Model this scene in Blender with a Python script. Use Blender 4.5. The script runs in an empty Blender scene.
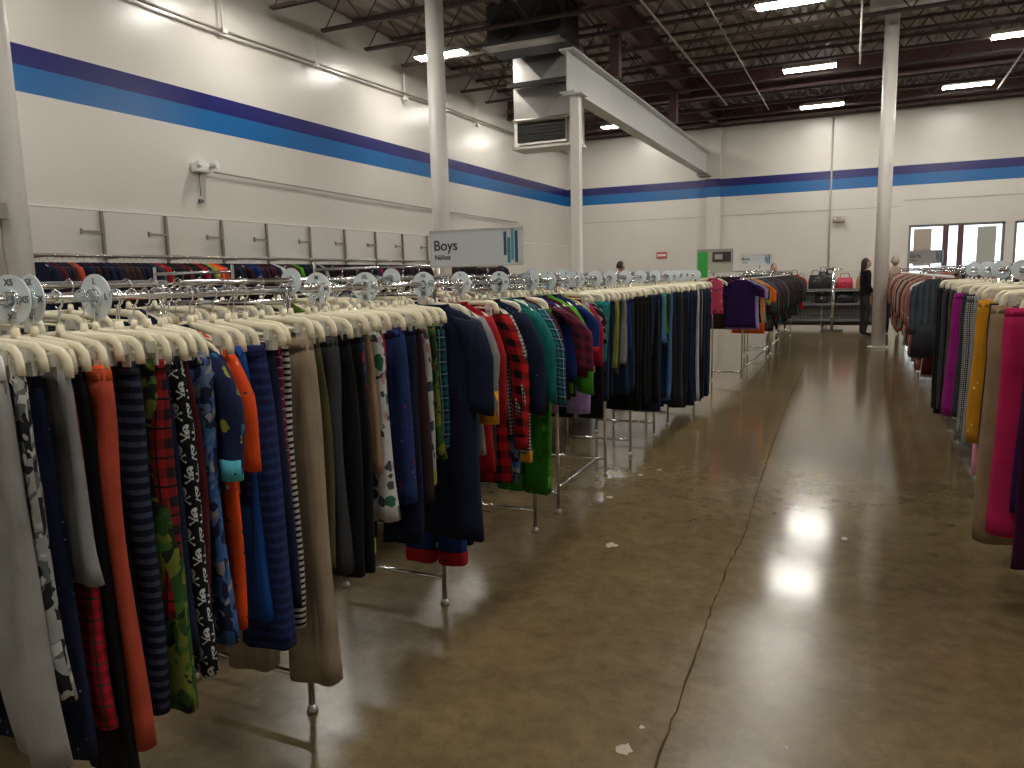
import bpy, math, random
from mathutils import Vector, Matrix
RND = random.Random(7)
COL = bpy.context.scene.collection
sin, cos, pi = math.sin, math.cos, math.pi

# ------------------------------------------------------------------ node helpers
class Nd:
    """tiny expression wrapper round a float socket"""
    def __init__(s, nt, sock): s.nt, s.k = nt, sock
    def _m(s, op, *o, clamp=False):
        n = s.nt.nodes.new('ShaderNodeMath'); n.operation = op; n.use_clamp = clamp
        for i, v in enumerate((s,) + o):
            if isinstance(v, Nd): s.nt.links.new(v.k, n.inputs[i])
            else: n.inputs[i].default_value = v
        return Nd(s.nt, n.outputs[0])
    def __add__(s, o): return s._m('ADD', o)
    def __sub__(s, o): return s._m('SUBTRACT', o)
    def __mul__(s, o): return s._m('MULTIPLY', o)
    def fract(s): return s._m('FRACT')
    def absv(s): return s._m('ABSOLUTE')
    def floor(s): return s._m('FLOOR')
    def gt(s, o): return s._m('GREATER_THAN', o)
    def lt(s, o): return s._m('LESS_THAN', o)
    def mx(s, o): return s._m('MAXIMUM', o)
    def mn(s, o): return s._m('MINIMUM', o)
    def sqrt(s): return s._m('SQRT')

def rgb(nt, c):
    n = nt.nodes.new('ShaderNodeRGB'); n.outputs[0].default_value = (c[0], c[1], c[2], 1); return n.outputs[0]
def mixc(nt, fac, a, b):
    n = nt.nodes.new('ShaderNodeMix'); n.data_type = 'RGBA'
    for sock, v in ((n.inputs[0], fac), (n.inputs[6], a), (n.inputs[7], b)):
        if isinstance(v, Nd): nt.links.new(v.k, sock)
        elif isinstance(v, (tuple, list)): sock.default_value = (v[0], v[1], v[2], 1)
        elif isinstance(v, (int, float)): sock.default_value = v
        else: nt.links.new(v, sock)
    return n.outputs[2]
def noise(nt, vec, scale, detail=3, rough=.5, dist=0):
    n = nt.nodes.new('ShaderNodeTexNoise'); n.inputs['Scale'].default_value = scale
    n.inputs['Detail'].default_value = detail; n.inputs['Roughness'].default_value = rough; n.inputs['Distortion'].default_value = dist
    if vec is not None: nt.links.new(vec, n.inputs['Vector'])
    return Nd(nt, n.outputs['Fac'])
def voro(nt, vec, scale):
    n = nt.nodes.new('ShaderNodeTexVoronoi'); n.inputs['Scale'].default_value = scale
    nt.links.new(vec, n.inputs['Vector'])
    sp = nt.nodes.new('ShaderNodeSeparateColor'); nt.links.new(n.outputs['Color'], sp.inputs[0])
    return Nd(nt, n.outputs['Distance']), Nd(nt, sp.outputs[0])
def base(name, rough=.5, metal=0., spec=.5):
    m = bpy.data.materials.new(name); m.use_nodes = True
    nt = m.node_tree; b = nt.nodes['Principled BSDF']
    b.inputs['Roughness'].default_value = rough; b.inputs['Metallic'].default_value = metal
    b.inputs['Specular IOR Level'].default_value = spec
    return m, nt, b
def plain(name, c, rough=.5, metal=0., var=.0, bump=0., scale=20, spec=.5):
    m, nt, b = base(name, rough, metal, spec)
    b.inputs['Base Color'].default_value = (c[0], c[1], c[2], 1)
    tc = nt.nodes.new('ShaderNodeTexCoord').outputs['Object']
    if var:
        f = noise(nt, tc, scale)
        k1 = tuple(x*(1-var) for x in c); k2 = tuple(min(1, x*(1+var)) for x in c)
        nt.links.new(mixc(nt, f, k1, k2), b.inputs['Base Color'])
    if bump:
        bn = nt.nodes.new('ShaderNodeBump'); bn.inputs['Strength'].default_value = bump; bn.inputs['Distance'].default_value = .02
        nt.links.new(noise(nt, tc, scale*.6).k, bn.inputs['Height']); nt.links.new(bn.outputs[0], b.inputs['Normal'])
    return m
def emis(name, c, s):
    m, nt, b = base(name)
    b.inputs['Base Color'].default_value = (c[0], c[1], c[2], 1)
    b.inputs['Emission Color'].default_value = (c[0], c[1], c[2], 1); b.inputs['Emission Strength'].default_value = s
    return m

# cloth: fn(nt, u, v, vec) -> colour socket / tuple; u,v in metres
def cloth(name, fn, rough=.9):
    m, nt, b = base(name, rough, 0, .15)
    uvn = nt.nodes.new('ShaderNodeUVMap').outputs[0]
    oi = nt.nodes.new('ShaderNodeObjectInfo')
    sp = nt.nodes.new('ShaderNodeSeparateXYZ'); nt.links.new(uvn, sp.inputs[0])
    u, v = Nd(nt, sp.outputs[0]), Nd(nt, sp.outputs[1])
    col = fn(nt, u, v, uvn)
    if isinstance(col, tuple): col = rgb(nt, col)
    tc = nt.nodes.new('ShaderNodeTexCoord').outputs['Object']
    f = noise(nt, tc, 9, 2)
    dark = mixc(nt, f, (.62, .62, .62), (1.25, 1.25, 1.25))
    mu = nt.nodes.new('ShaderNodeMix'); mu.data_type = 'RGBA'; mu.blend_type = 'MULTIPLY'; mu.inputs[0].default_value = 1
    nt.links.new(col, mu.inputs[6]); nt.links.new(dark, mu.inputs[7])
    nt.links.new(mu.outputs[2], b.inputs['Base Color'])
    mp = nt.nodes.new('ShaderNodeMapping'); mp.inputs['Scale'].default_value = (24, 24, 3.0)
    nt.links.new(tc, mp.inputs[0])
    bn = nt.nodes.new('ShaderNodeBump'); bn.inputs['Strength'].default_value = .6; bn.inputs['Distance'].default_value = .02
    nt.links.new(noise(nt, mp.outputs[0], 1.0, 2).k, bn.inputs['Height']); nt.links.new(bn.outputs[0], b.inputs['Normal'])
    return m
def f_plain(c): return lambda nt, u, v, w: c
def f_heather(c, k=.35):
    def fn(nt, u, v, w): return mixc(nt, noise(nt, w, 220, 2), tuple(x*(1-k) for x in c), tuple(min(1, x*(1+k)) for x in c))
    return fn
def f_hstripe(a, b, per, duty=.5, c=None):
    def fn(nt, u, v, w):
        col = mixc(nt, (v*(1/per)).fract().lt(duty), a, b)
        if c: col = mixc(nt, (v*(1/per)+.25).fract().lt(.12), col, c)
        return col
    return fn
def f_vstripe(a, b, per, duty=.5):
    return lambda nt, u, v, w: mixc(nt, (u*(1/per)).fract().lt(duty), a, b)
def f_check(a, b, c, per):           # buffalo check
    def fn(nt, u, v, w):
        s = (u*(1/per)).fract().lt(.5); t = (v*(1/per)).fract().lt(.5)
        return mixc(nt, (s+t)*.5, a, b) if c is None else mixc(nt, s*t, mixc(nt, s.mx(t), a, b), c)
    return fn
def f_plaid(bg, l1, l2, per):
    def fn(nt, u, v, w):
        s = (u*(1/per)).fract(); t = (v*(1/per)).fract()
        col = mixc(nt, (s.lt(.35)+t.lt(.35))*.5, bg, l1)
        return mixc(nt, (s-.7).absv().lt(.04).mx((t-.7).absv().lt(.04)), col, l2)
    return fn
def f_camo(cs, sc):
    def fn(nt, u, v, w):
        f1 = noise(nt, w, sc, 1.5, .5, .6); col = mixc(nt, f1.gt(.5), cs[0], cs[1])
        f2 = noise(nt, w, sc*1.23+1, 1.5, .5, .8); col = mixc(nt, f2.gt(.56), col, cs[2])
        f3 = noise(nt, w, sc*1.6+3, 1.5, .5, .8); return mixc(nt, f3.gt(.6), col, cs[3])
    return fn
def f_print(bg, cols, sc, r=.32, dens=.75):
    def fn(nt, u, v, w):
        d, k = voro(nt, w, sc); wob = noise(nt, w, sc*3, 1)
        inside = (d + wob*.35 - .17).lt(r)
        n = nt.nodes.new('ShaderNodeValToRGB'); n.color_ramp.interpolation = 'CONSTANT'
        e = n.color_ramp.elements; e[0].color = (*cols[0], 1); e[0].position = 0
        if len(cols) == 1: e.remove(e[1])
        else:
            e[1].color = (*cols[1], 1); e[1].position = 1/len(cols)
            for i in range(2, len(cols)):
                x = e.new(i/len(cols)); x.color = (*cols[i], 1)
        nt.links.new((k*(1/dens)).k, n.inputs[0])
        return mixc(nt, inside*k.lt(dens), bg, n.outputs[0])
    return fn
def f_skull(bg, fg, per):
    def fn(nt, u, v, w):
        row = (v*(1/per)).floor(); x = (u*(1/per)+row*.5).fract()-.5; y = (v*(1/per)).fract()-.5
        def disc(cx, cy, r, sy=1.): 
            dx = x-cx; dy = (y-cy)*sy; return (dx*dx+dy*dy).sqrt().lt(r)
        head = disc(0, .14, .2).mx((x.absv().lt(.11))*((y+.06).absv().lt(.09)))
        eyes = disc(-.08, .11, .05).mx(disc(.08, .11, .05)).mx(disc(0, .02, .025))
        b1 = ((x*.6+y+.27).absv().lt(.035)*x.absv().lt(.3)).mx((x*-.6+y+.27).absv().lt(.035)*x.absv().lt(.3))
        kn = disc(-.3, -.1, .06).mx(disc(.3, -.1, .06)).mx(disc(-.3, -.44, .06)).mx(disc(.3, -.44, .06))
        m = (head - eyes).mx(b1).mx(kn)
        return mixc(nt, m, bg, fg)
    return fn

# ------------------------------------------------------------------ mesh helpers
class MB:
    def __init__(s): s.v, s.f, s.uv, s.sm = [], [], [], []
    def face(s, idx, uv=None, smooth=False):
        s.f.append(idx); s.uv.append(uv or [(0, 0)]*len(idx)); s.sm.append(smooth)
    def box(s, c, d, rz=0., ax=None):
        hx, hy, hz = d[0]/2, d[1]/2, d[2]/2; b = len(s.v); R = ax or Matrix.Rotation(rz, 3, 'Z')
        for x in (-hx, hx):
            for y in (-hy, hy):
                for z in (-hz, hz): s.v.append(tuple(Vector(c)+R@Vector((x, y, z))))
        for q in ((0,1,3,2),(4,6,7,5),(0,4,5,1),(2,3,7,6),(0,2,6,4),(1,5,7,3)):
            s.face([b+i for i in q], [(0,0),(1,0),(1,1),(0,1)])
        return s
    def rings(s, rings, caps=True, smooth=True, closed=True):
        b = len(s.v); n = len(rings[0])
        for r in rings: s.v += [tuple(p) for p in r]
        z0 = 0
        for i in range(len(rings)-1):
            if i == 0:
                us = [0.]; q_ = rings[len(rings)//2]
                for j in range(n): us.append(us[-1]+(Vector(q_[(j+1) % n])-Vector(q_[j])).length)
            za, zb = rings[i][0][2], rings[i+1][0][2]
            for j in range(n if closed else n-1):
                k = (j+1) % n
                s.face([b+i*n+j, b+i*n+k, b+(i+1)*n+k, b+(i+1)*n+j], [(us[j], za), (us[j+1], za), (us[j+1], zb), (us[j], zb)], smooth)
        if caps:
            s.face([b+j for j in range(n)][::-1]); s.face([b+(len(rings)-1)*n+j for j in range(n)])
        return s
    def tube(s, pts, r, n=6, caps=True):
        pts = [Vector(p) for p in pts]; rs = r if isinstance(r, (list, tuple)) else [r]*len(pts); out = []
        up = Vector((0, 0, 1))
        for i, p in enumerate(pts):
            t = (pts[min(i+1, len(pts)-1)]-pts[max(i-1, 0)]).normalized()
            a = t.cross(up)
            if a.length < .05: a = t.cross(Vector((0, 1, 0)))
            a.normalize(); b = t.cross(a).normalized(); 
            if out and a.dot(pa) < 0: a, b = -a, -b
            pa = a
            out.append([p+a*cos(2*pi*k/n)*rs[i]+b*sin(2*pi*k/n)*rs[i] for k in range(n)])
        return s.rings(out, caps)
    def cyl(s, p, q, r, n=12): return s.tube([p, q], r, n)
    def poly(s, pts):
        b = len(s.v); s.v += [tuple(p) for p in pts]; s.face([b+i for i in range(len(pts))]); return s
    def mesh(s, name):
        me = bpy.data.meshes.new(name); me.from_pydata(s.v, [], s.f)
        uvl = me.uv_layers.new(name='UVMap'); k = 0
        for p, u in zip(me.polygons, s.uv):
            for a in u: uvl.data[k].uv = a; k += 1
        me.polygons.foreach_set('use_smooth', s.sm); me.update(); me.validate(); return me
    def build(s, name, m, parent=None, loc=(0, 0, 0), rz=0., bevel=0.):
        o = link(name, s.mesh(name), m, parent, loc, rz)
        if bevel:
            b = o.modifiers.new('b', 'BEVEL'); b.width = bevel; b.segments = 2; b.limit_method = 'ANGLE'
        return o
def link(name, me, m, parent=None, loc=(0, 0, 0), rz=0.):
    """mesh data may be shared: the material sits on the object slot"""
    if not me.materials: me.materials.append(None)
    o = bpy.data.objects.new(name, me); COL.objects.link(o); o.parent = parent
    o.location = loc; o.rotation_euler = (0, 0, rz)
    o.material_slots[0].link = 'OBJECT'; o.material_slots[0].material = m
    return o
def tag(o, label, cat, group=None, kind=None):
    o['label'] = label; o['category'] = cat
    if group: o['group'] = group
    if kind: o['kind'] = kind
    return o
def empty(name, loc, rz=0.):
    o = bpy.data.objects.new(name, None); COL.objects.link(o); o.location = loc; o.rotation_euler = (0, 0, rz); o.empty_display_size = .1
    return o
def struct(o): o['kind'] = 'structure'; return o
def copy_tree(o, parent=None):
    c = o.copy(); COL.objects.link(c); c.parent = parent
    for ch in list(o.children): copy_tree(ch, c)
    return c
def text(name, body, size, m, parent, loc, rot, align='LEFT'):
    cu = bpy.data.curves.new(name, 'FONT'); cu.body = body; cu.size = size; cu.align_x = align; cu.extrude = .0006; cu.offset = size*.012
    t = bpy.data.objects.new(name, cu); COL.objects.link(t)
    me = bpy.data.meshes.new_from_object(t.evaluated_get(bpy.context.evaluated_depsgraph_get()))
    bpy.data.objects.remove(t); me.name = name; me.materials.clear()
    o = link(name, me, m, parent, loc); o.rotation_euler = rot; return o

# ------------------------------------------------------------------ materials
def wall_mat(name):
    m, nt, b = base(name, .27, 0, .5)
    tc = nt.nodes.new('ShaderNodeNewGeometry').outputs['Position']
    sp = nt.nodes.new('ShaderNodeSeparateXYZ'); nt.links.new(tc, sp.inputs[0]); z = Nd(nt, sp.outputs[2])
    wcol = mixc(nt, noise(nt, tc, .6, 3), (.60, .575, .52), (.70, .68, .63))
    inb = z.gt(3.77)*z.lt(4.31)
    blue = mixc(nt, z.gt(4.075), (.008, .12, .35), (.013, .014, .13))
    nt.links.new(mixc(nt, inb, wcol, blue), b.inputs['Base Color'])
    bn = nt.nodes.new('ShaderNodeBump'); bn.inputs['Strength'].default_value = .3; bn.inputs['Distance'].default_value = .01
    nt.links.new(noise(nt, tc, 1.2, 2).k, bn.inputs['Height']); nt.links.new(bn.outputs[0], b.inputs['Normal'])
    return m
M = {}
M['wall'] = wall_mat('painted_wall')
M['white'] = plain('white_paint', (.66, .64, .59), .4, var=.06, scale=3)
M['whitecol'] = plain('column_paint', (.80, .775, .73), .38, var=.05, scale=4)
M['seam'] = plain('seam', (.36, .34, .30), .6)
M['chrome'] = plain('chrome', (.72, .72, .72), .16, 1.)
M['steel'] = plain('steel', (.42, .40, .36), .35, 1.)
M['standard'] = plain('wall_standard', (.26, .235, .2), .4, .6)
M['galv'] = plain('galvanised', (.62, .61, .58), .33, 1., var=.15, scale=5, bump=.2)
M['darkmetal'] = plain('dark_metal', (.035, .033, .032), .6)
M['unit'] = plain('unit_metal', (.05, .052, .052), .5, .3)
M['redsteel'] = plain('red_oxide_steel', (.085, .035, .03), .55, var=.2, scale=4)
M['joist'] = plain('joist_steel', (.062, .042, .036), .6)
M['beamwhite'] = plain('beam_white', (.6, .62, .6), .4, var=.08, scale=3)
M['cream'] = plain('cream_plastic', (.86, .80, .60), .22, var=.05)
M['clear'] = plain('clear_clip', (.62, .61, .54), .2)
M['whiteplastic'] = plain('white_plastic', (.80, .80, .79), .25)
M['disc'] = plain('size_ring_plastic', (.72, .80, .84), .4)
M['ink'] = plain('ink', (.03, .035, .045), .5)
M['greyink'] = plain('grey_ink', (.10, .11, .12), .5)
M['sign'] = plain('sign_white', (.62, .66, .68), .4)
M['signgrey'] = plain('sign_grey', (.34, .33, .32), .4)
M['navybar'] = plain('navy_bar', (.045, .075, .17), .4)
M['tealbar'] = plain('teal_bar', (.05, .22, .29), .4)
M['tealbar2'] = plain('teal_bar2', (.10, .34, .38), .4)
M['light'] = emis('lamp_diffuser', (1., .945, .865), 76)
M['black'] = plain('black_plastic', (.015, .015, .016), .45)
M['leather'] = plain('black_leather', (.012, .012, .013), .35, bump=.3)
M['redlea'] = plain('red_leather', (.45, .02, .05), .4)
M['tanlea'] = plain('tan_leather', (.40, .18, .08), .5)
M['green'] = plain('sign_green', (.04, .42, .07), .5)
M['redp'] = plain('sign_red', (.55, .05, .04), .5)
M['maroonp'] = plain('maroon_frame', (.10, .045, .055), .5)
M['skin'] = plain('skin', (.45, .27, .19), .55)
M['hair'] = plain('dark_hair', (.02, .015, .012), .6)
M['greyhair'] = plain('light_hair', (.42, .36, .30), .7)
M['poster'] = plain('poster_back', (.42, .36, .31), .7)
M['poster2'] = plain('poster_back_grey', (.40, .42, .38), .7)
M['ground'] = plain('outdoor_ground', (.55, .55, .55), .9, var=.2)
M['stain'] = plain('pale_stain', (.36, .31, .23), .6, var=.2)
M['crack'] = plain('joint_filler', (.06, .038, .020), .95, var=.4, spec=0.)
M['glass'] = plain('glass', (1, 1, 1), .02); gb = M['glass'].node_tree.nodes['Principled BSDF']
gb.inputs['Transmission Weight'].default_value = 1; gb.inputs['IOR'].default_value = 1.02

def deck_mat():
    m, nt, b = base('metal_deck', .55, .2)
    tc = nt.nodes.new('ShaderNodeNewGeometry').outputs['Position']
    nt.links.new(mixc(nt, noise(nt, tc, .8, 3), (.24, .20, .17), (.36, .32, .27)), b.inputs['Base Color'])
    return m
M['deck'] = deck_mat()
def floor_mat():
    m, nt, b = base('polished_concrete', .2, 0, .5)
    tc = nt.nodes.new('ShaderNodeNewGeometry').outputs['Position']
    big = noise(nt, tc, .55, 6, .6, .5); mid = noise(nt, tc, 3.2, 6, .65); fine = noise(nt, tc, 45, 3)
    bigc = ((big-.5)*2.4+.5)._m('MAXIMUM', 0., clamp=True); midc = ((mid-.5)*2.0+.5)._m('MAXIMUM', 0., clamp=True)
    c = mixc(nt, bigc, (.060, .041, .017), (.215, .158, .070))
    c2 = mixc(nt, midc, (.052, .036, .015), (.235, .175, .088))
    col = mixc(nt, .5, c, c2)
    grain = noise(nt, tc, 11, 6, .7); gc = ((grain-.5)*1.8+.5)._m('MAXIMUM', 0., clamp=True)
    col = mixc(nt, .38, col, mixc(nt, gc, (.034, .024, .010), (.30, .235, .13)))
    rust = noise(nt, tc, .9, 4, .6)
    col = mixc(nt, (rust.gt(.58))*.0+((rust-.5)*2)._m('MAXIMUM', 0., clamp=True)*.6, col, (.17, .085, .035))
    col = mixc(nt, fine.gt(.68)*.3, col, (.22, .17, .10))
    nt.links.new(col, b.inputs['Base Color'])
    sp = nt.nodes.new('ShaderNodeSeparateXYZ'); nt.links.new(tc, sp.inputs[0])
    wear = ((Nd(nt, sp.outputs[1])*-1.) + 3.55 + (mid-.5)*.8)._m('MULTIPLY', 1.4, clamp=True)     # the floor is duller where the aisle is worn
    r = wear*.11 + mid*.05 + big*.05 + .085
    nt.links.new(r.k, b.inputs['Roughness'])
    bn = nt.nodes.new('ShaderNodeBump'); bn.inputs['Strength'].default_value = .07; bn.inputs['Distance'].default_value = .01
    nt.links.new(noise(nt, tc, 2.5, 3).k, bn.inputs['Height']); nt.links.new(bn.outputs[0], b.inputs['Normal'])
    return m
M['floor'] = floor_mat()

# ------------------------------------------------------------------ room shell
XL, XR, YB, YF, ZC = -9.0, 9.0, 24.2, -5.0, 6.42
o = MB().box(((XL+XR)/2, (YB+YF)/2, -.05), (XR-XL+.4, YB-YF+.4, .1)).build('floor', M['floor']); struct(o)
# left wall, with the slightly thicker lower band
o = MB().box((XL-.1, (YB+YF)/2, ZC/2), (.2, YB-YF, ZC)).box((XL+.012, (YB+YF)/2, 1.23), (.03, YB-YF, 2.46)).build('wall_left', M['wall']); struct(o)
o = MB().box((XR+.1, (YB+YF)/2, ZC/2), (.2, YB-YF, ZC)).build('wall_right', M['wall']); struct(o)
o = MB().box(((XL+XR)/2, YF-.1, ZC/2), (XR-XL+.4, .2, ZC)).build('wall_front', M['wall']); struct(o)
# back wall with openings
wb = MB()
op = [(1.15, 3.44), (3.65, 5.95)]; zt = 2.67
xs = [XL-.2, op[0][0]], [op[0][1], op[1][0]], [op[1][1], XR+.2]
for a, b_ in xs: wb.box(((a+b_)/2, YB+.1, zt/2), (b_-a, .2, zt))
wb.box((0, YB+.1, (zt+ZC)/2), (XR-XL+.4, .2, ZC-zt))
o = wb.build('wall_back', M['wall']); struct(o)
struct(MB().box((-4.22, YB-.06, ZC/2), (.42, .12, ZC)).build('trim_1', M['wall']))           # pilaster below the beam end
# thin joint lines on the walls
o = MB().box((-4.0, YB-.004, 3.2), (9.8, .012, .018)).box((-2.6, YB-.004, 3.27), (.3, .012, .015)).box((3.2, YB-.004, 3.36), (4.4, .012, .018)).build('trim_2', M['seam']); struct(o)
struct(MB().box((XL+.005, 9.5, 2.475), (.05, 29, .02)).build('trim_3', plain('ledge_white', (.75, .72, .68), .4)))
struct(MB().box((XL+.02, 9.5, .08), (.04, 29, .16)).build('baseboard_left', M['black']))

# corrugated deck
dk = MB(); per = .3; x = XL-.2; prof = []
while x < XR+.2:
    prof += [(x, 0), (x+.12, 0), (x+.16, .06), (x+.26, .06)]; x += per
b0 = len(dk.v)
for (px, pz) in prof:
    dk.v.append((px, YF-.2, ZC-.02+pz)); dk.v.append((px, YB+.2, ZC-.02+pz))
for i in range(len(prof)-1): dk.face([2*i, 2*i+1, 2*i+3, 2*i+2])
dk.box((0, 9.6, ZC+.15), (XR-XL+.4, 29.6, .1))
struct(dk.build('ceiling', M['deck']))

# windows
for k, (a, b_) in enumerate(op):
    w = MB(); w.box(((a+b_)/2, YB+.08, zt-.03), (b_-a, .12, .06)); w.box((a+.03, YB+.08, zt/2), (.06, .12, zt)); w.box((b_-.03, YB+.08, zt/2), (.06, .12, zt)); w.box(((a+b_)/2, YB+.08, .05), (b_-a, .12, .1))
    win = struct(w.build('window_%d' % (k+1), plain('window_frame_grey', (.16, .16, .15), .4)))
    MB().box(((a+b_)/2, YB+.1, zt/2), (b_-a-.1, .012, zt-.1)).build('window_glass', M['glass'], win)
    if k == 0:
        for mx_ in (2.06, 2.42): MB().box((mx_, YB+.06, zt/2), (.14, .08, zt-.08)).build('mullion', M['maroonp'], win)
        MB().box((2.9, YB+.08, 1.62), (1.0, .03, .03)).box((1.55, YB+.08, 1.62), (.8, .03, .03)).build('glazing_bar', M['steel'], win)
for (cx, m_, lb) in ((1.50, 'poster', 'tan backed poster taped to the left pane of the storefront window'), (3.03, 'poster2', 'grey backed poster taped to the right pane of the storefront window')):
    tag(MB().box((cx, YB+.03, 2.05), (.44, .01, 1.02)).build('window_poster', M[m_], bevel=.002), lb, 'poster', None)
struct(MB().box((3, YB+12, -.12), (60, 23.6, .1)).build('ground', M['ground']))

# ------------------------------------------------------------------ ceiling steel
def joist(y, label_z=5.82, x0=XL+.05, x1=XR-.05):
    mb = MB(); zt_ = ZC-.06; zb = label_z
    for dy in (-.03, .03):
        mb.box(((x0+x1)/2, y+dy, zb), (x1-x0-.5, .035, .05))
    for dy in (-.03, .03): mb.box(((x0+x1)/2, y+dy, zt_), (x1-x0, .04, .045))
    x = x0+.3; up = True
    while x < x1-.5:
        a = (x, y, zb if up else zt_); b_ = (x+.42, y, zt_ if up else zb)
        mb.tube([a, b_], .012, 4); x += .42; up = not up
    return mb
yj = 2.4; first = None; n = 0
while yj < 24.1:
    if first is None: first = struct(joist(0).build('roof_joist', M['joist'])); oj = first
    else: oj = copy_tree(first)
    oj.location = (0, yj, 0); yj += 1.27; n += 1
# girders of dark red steel
def ibeam(mb, a, b_, zlo, zhi, wf, tf=.03, tw=.02, axis='y', c=0):
    h = zhi-zlo
    if axis == 'y':
        L, m_ = b_-a, (a+b_)/2
        mb.box((c, m_, zlo+tf/2), (wf, L, tf)); mb.box((c, m_, zhi-tf/2), (wf, L, tf)); mb.box((c, m_, (zlo+zhi)/2), (tw, L, h-tf))
    else:
        L, m_ = b_-a, (a+b_)/2
        mb.box((m_, c, zlo+tf/2), (L, wf, tf)); mb.box((m_, c, zhi-tf/2), (L, wf, tf)); mb.box((m_, c, (zlo+zhi)/2), (L, tw, h-tf))
    return mb
struct(ibeam(MB(), -4.9, YB, 5.86, 6.36, .22, c=-4.12).build('roof_girder', M['redsteel']))
struct(ibeam(MB(), XL, XR, 5.74, 6.3, .2, axis='x', c=19.6).build('roof_girder', M['redsteel']))
struct(ibeam(MB(), XL, XR, 5.86, 6.34, .2, axis='x', c=23.7).build('roof_girder', M['redsteel']))
br = MB()
for dy in (0,): pass
# white crane beam with its column
bm = ibeam(MB(), 12.0, YB-.12, 4.43, 5.12, .26, .03, .025, c=-4.45)
o = bm.build('steel_beam', M['beamwhite']); tag(o, 'long white steel beam running from the square column to the back wall', 'beam')
MB().box((-4.45, YB-.4, 4.40), (.34, .6, .05)).build('bracket', M['seam'], o)
for yy in (14.2, 19.0):
    struct(MB().box((-4.3, yy, 5.49), (.18, .18, .74)).build('girder_post', M['redsteel']))
c = MB().box((-4.36, 12.16, 2.2), (.155, .155, 4.4)).build('square_column', M['whitecol'], bevel=.01)
MB().box((-4.36, 12.16, 4.41), (.34, .3, .03)).build('cap_plate', M['beamwhite'], c)
MB().box((-4.36, 12.16, .012), (.34, .34, .024)).build('base_plate', M['beamwhite'], c)
tag(c, 'square white steel column standing under the near end of the long white beam', 'column')
def column(x, y, h, r, lb):
    o = MB().tube([(x, y, 0), (x, y, h)], r, 28).build('round_column', M['whitecol'])
    MB().tube([(x, y, 0), (x, y, .03)], r*1.5, 24).build('base_plate', M['whitecol'], o)
    tag(o, lb, 'column'); return o
column(-6.15, 10.75, 5.86, .14, 'round white column rising behind the Boys sign')
cR = column(.33, 15.95, 6.12, .122, 'round white column standing in the aisle beside the right hand racks')
cL = column(-5.92, 3.73, 5.8, .145, 'round white column at the far left edge, carrying a junction box')
struct(ibeam(MB(), -.05, XR, 6.12, 6.4, .3, axis='x', c=15.95).build('white_roof_beam', M['beamwhite']))
# junction box
jb = MB().box((-5.745, 3.55, 2.06), (.12, .10, .12)).build('junction_box', plain('box_grey', (.33, .31, .25), .5), None, bevel=.006)
MB().box((-5.745, 3.494, 2.06), (.11, .012, .11)).build('cover', plain('box_cover', (.42, .39, .28), .5), jb)
MB().tube([(-5.79, 3.55, 2.12), (-5.80, 3.55, 2.5), (-5.83, 3.55, 2.8), (-5.86, 3.57, 3.3)], .010, 6).build('conduit', M['standard'], jb)
MB().tube([(-5.705, 3.55, 2.0), (-5.705, 3.55, .2)], .009, 6).build('lower_conduit', M['standard'], jb)
tag(jb, 'grey electrical junction box on the leftmost round column', 'junction box')

# ------------------------------------------------------------------ lights
def fixture(x, y, z, lb, L=1.08, W=.30):
    r = MB().box((0, 0, .05), (L, W, .06)).box((0, 0, .1), (L*.8, W*.5, .05)).build('ceiling_light', M['white'], None, (x, y, z))
    MB().box((0, 0, .01), (L-.04, W-.04, .03)).build('diffuser', M['light'], r, bevel=.01)
    for sx in (-1, 1): MB().tube([(sx*.5, 0, .1), (sx*.5, 0, ZC-z-.05)], .004, 4).build('hanging_wire', M['steel'], r)
    tag(r, lb, 'ceiling light', 'linear ceiling lights'); return r
vis = [(-1.22, 13.72, 'first ceiling light above the aisle, cut by the top edge'), (-1.19, 18.2, 'middle of the three ceiling lights lined up above the aisle'),
       (-1.13, 22.4, 'farthest ceiling light above the aisle, at the top of the back wall conduit'), (2.14, 21.8, 'ceiling light high on the right beyond the round aisle column'),
       (-7.6, 13.5, 'ceiling light seen behind the round column near the left wall'), (-6.6, 22.2, 'small distant ceiling light below the long white beam')]
for x, y, lb in vis: fixture(x, y, 5.78, lb)
for x, y in ((-7.6, 9.2), (-7.6, 4.9), (-7.6, .6), (-7.4, 17.8), (-1.22, 9.3), (-1.22, 4.9), (-1.22, .5), (-1.22, -3.4), (2.6, 13.7), (2.6, 17.6), (2.6, 9.3), (2.6, 4.9), (2.6, .5), (6.2, 4.9), (6.2, 10.5), (6.2, 16), (6.2, 21.5)):
    fixture(x, y, 5.78, 'linear white ceiling light hanging above the sales floor outside the view')

# pipes and conduits
def pipe(name, pts, r, m, lb, cat='pipe'):
    return tag(MB().tube(pts, r, 8).build(name, m), lb, cat)
pw = pipe('sprinkler_pipe', [(XL+.1, -1, 5.27), (XL+.1, 9.2, 5.27), (XL+.1, 15.5, 5.4), (XL+.1, 24, 5.45)], .022, M['standard'], 'thin dark pipe running high along the left wall')
for yy in (9.15, 11.3, 14.2, 17.5):
    MB().tube([(XL+.1, yy, 5.3), (XL+.1, yy, 5.82)], .018, 6).box((XL+.12, yy, 5.27), (.07, .09, .07)).build('pipe_hanger', M['white'], pw)
pipe('sprinkler_pipe', [(-3.28, 9, 5.7), (-3.28, 20.5, 5.7)], .02, M['poster'], 'pale sprinkler pipe under the joists right of the long white beam')
pipe('sprinkler_pipe', [(-2.4, 11, 5.72), (-2.4, 21.7, 5.72)], .014, M['standard'], 'thin brown pipe under the joists left of the aisle lights')
pipe('sprinkler_pipe', [(2.66, 12, 5.7), (2.8, 22.2, 5.7)], .02, M['poster'], 'pale pipe slanting down at the upper right corner')
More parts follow.
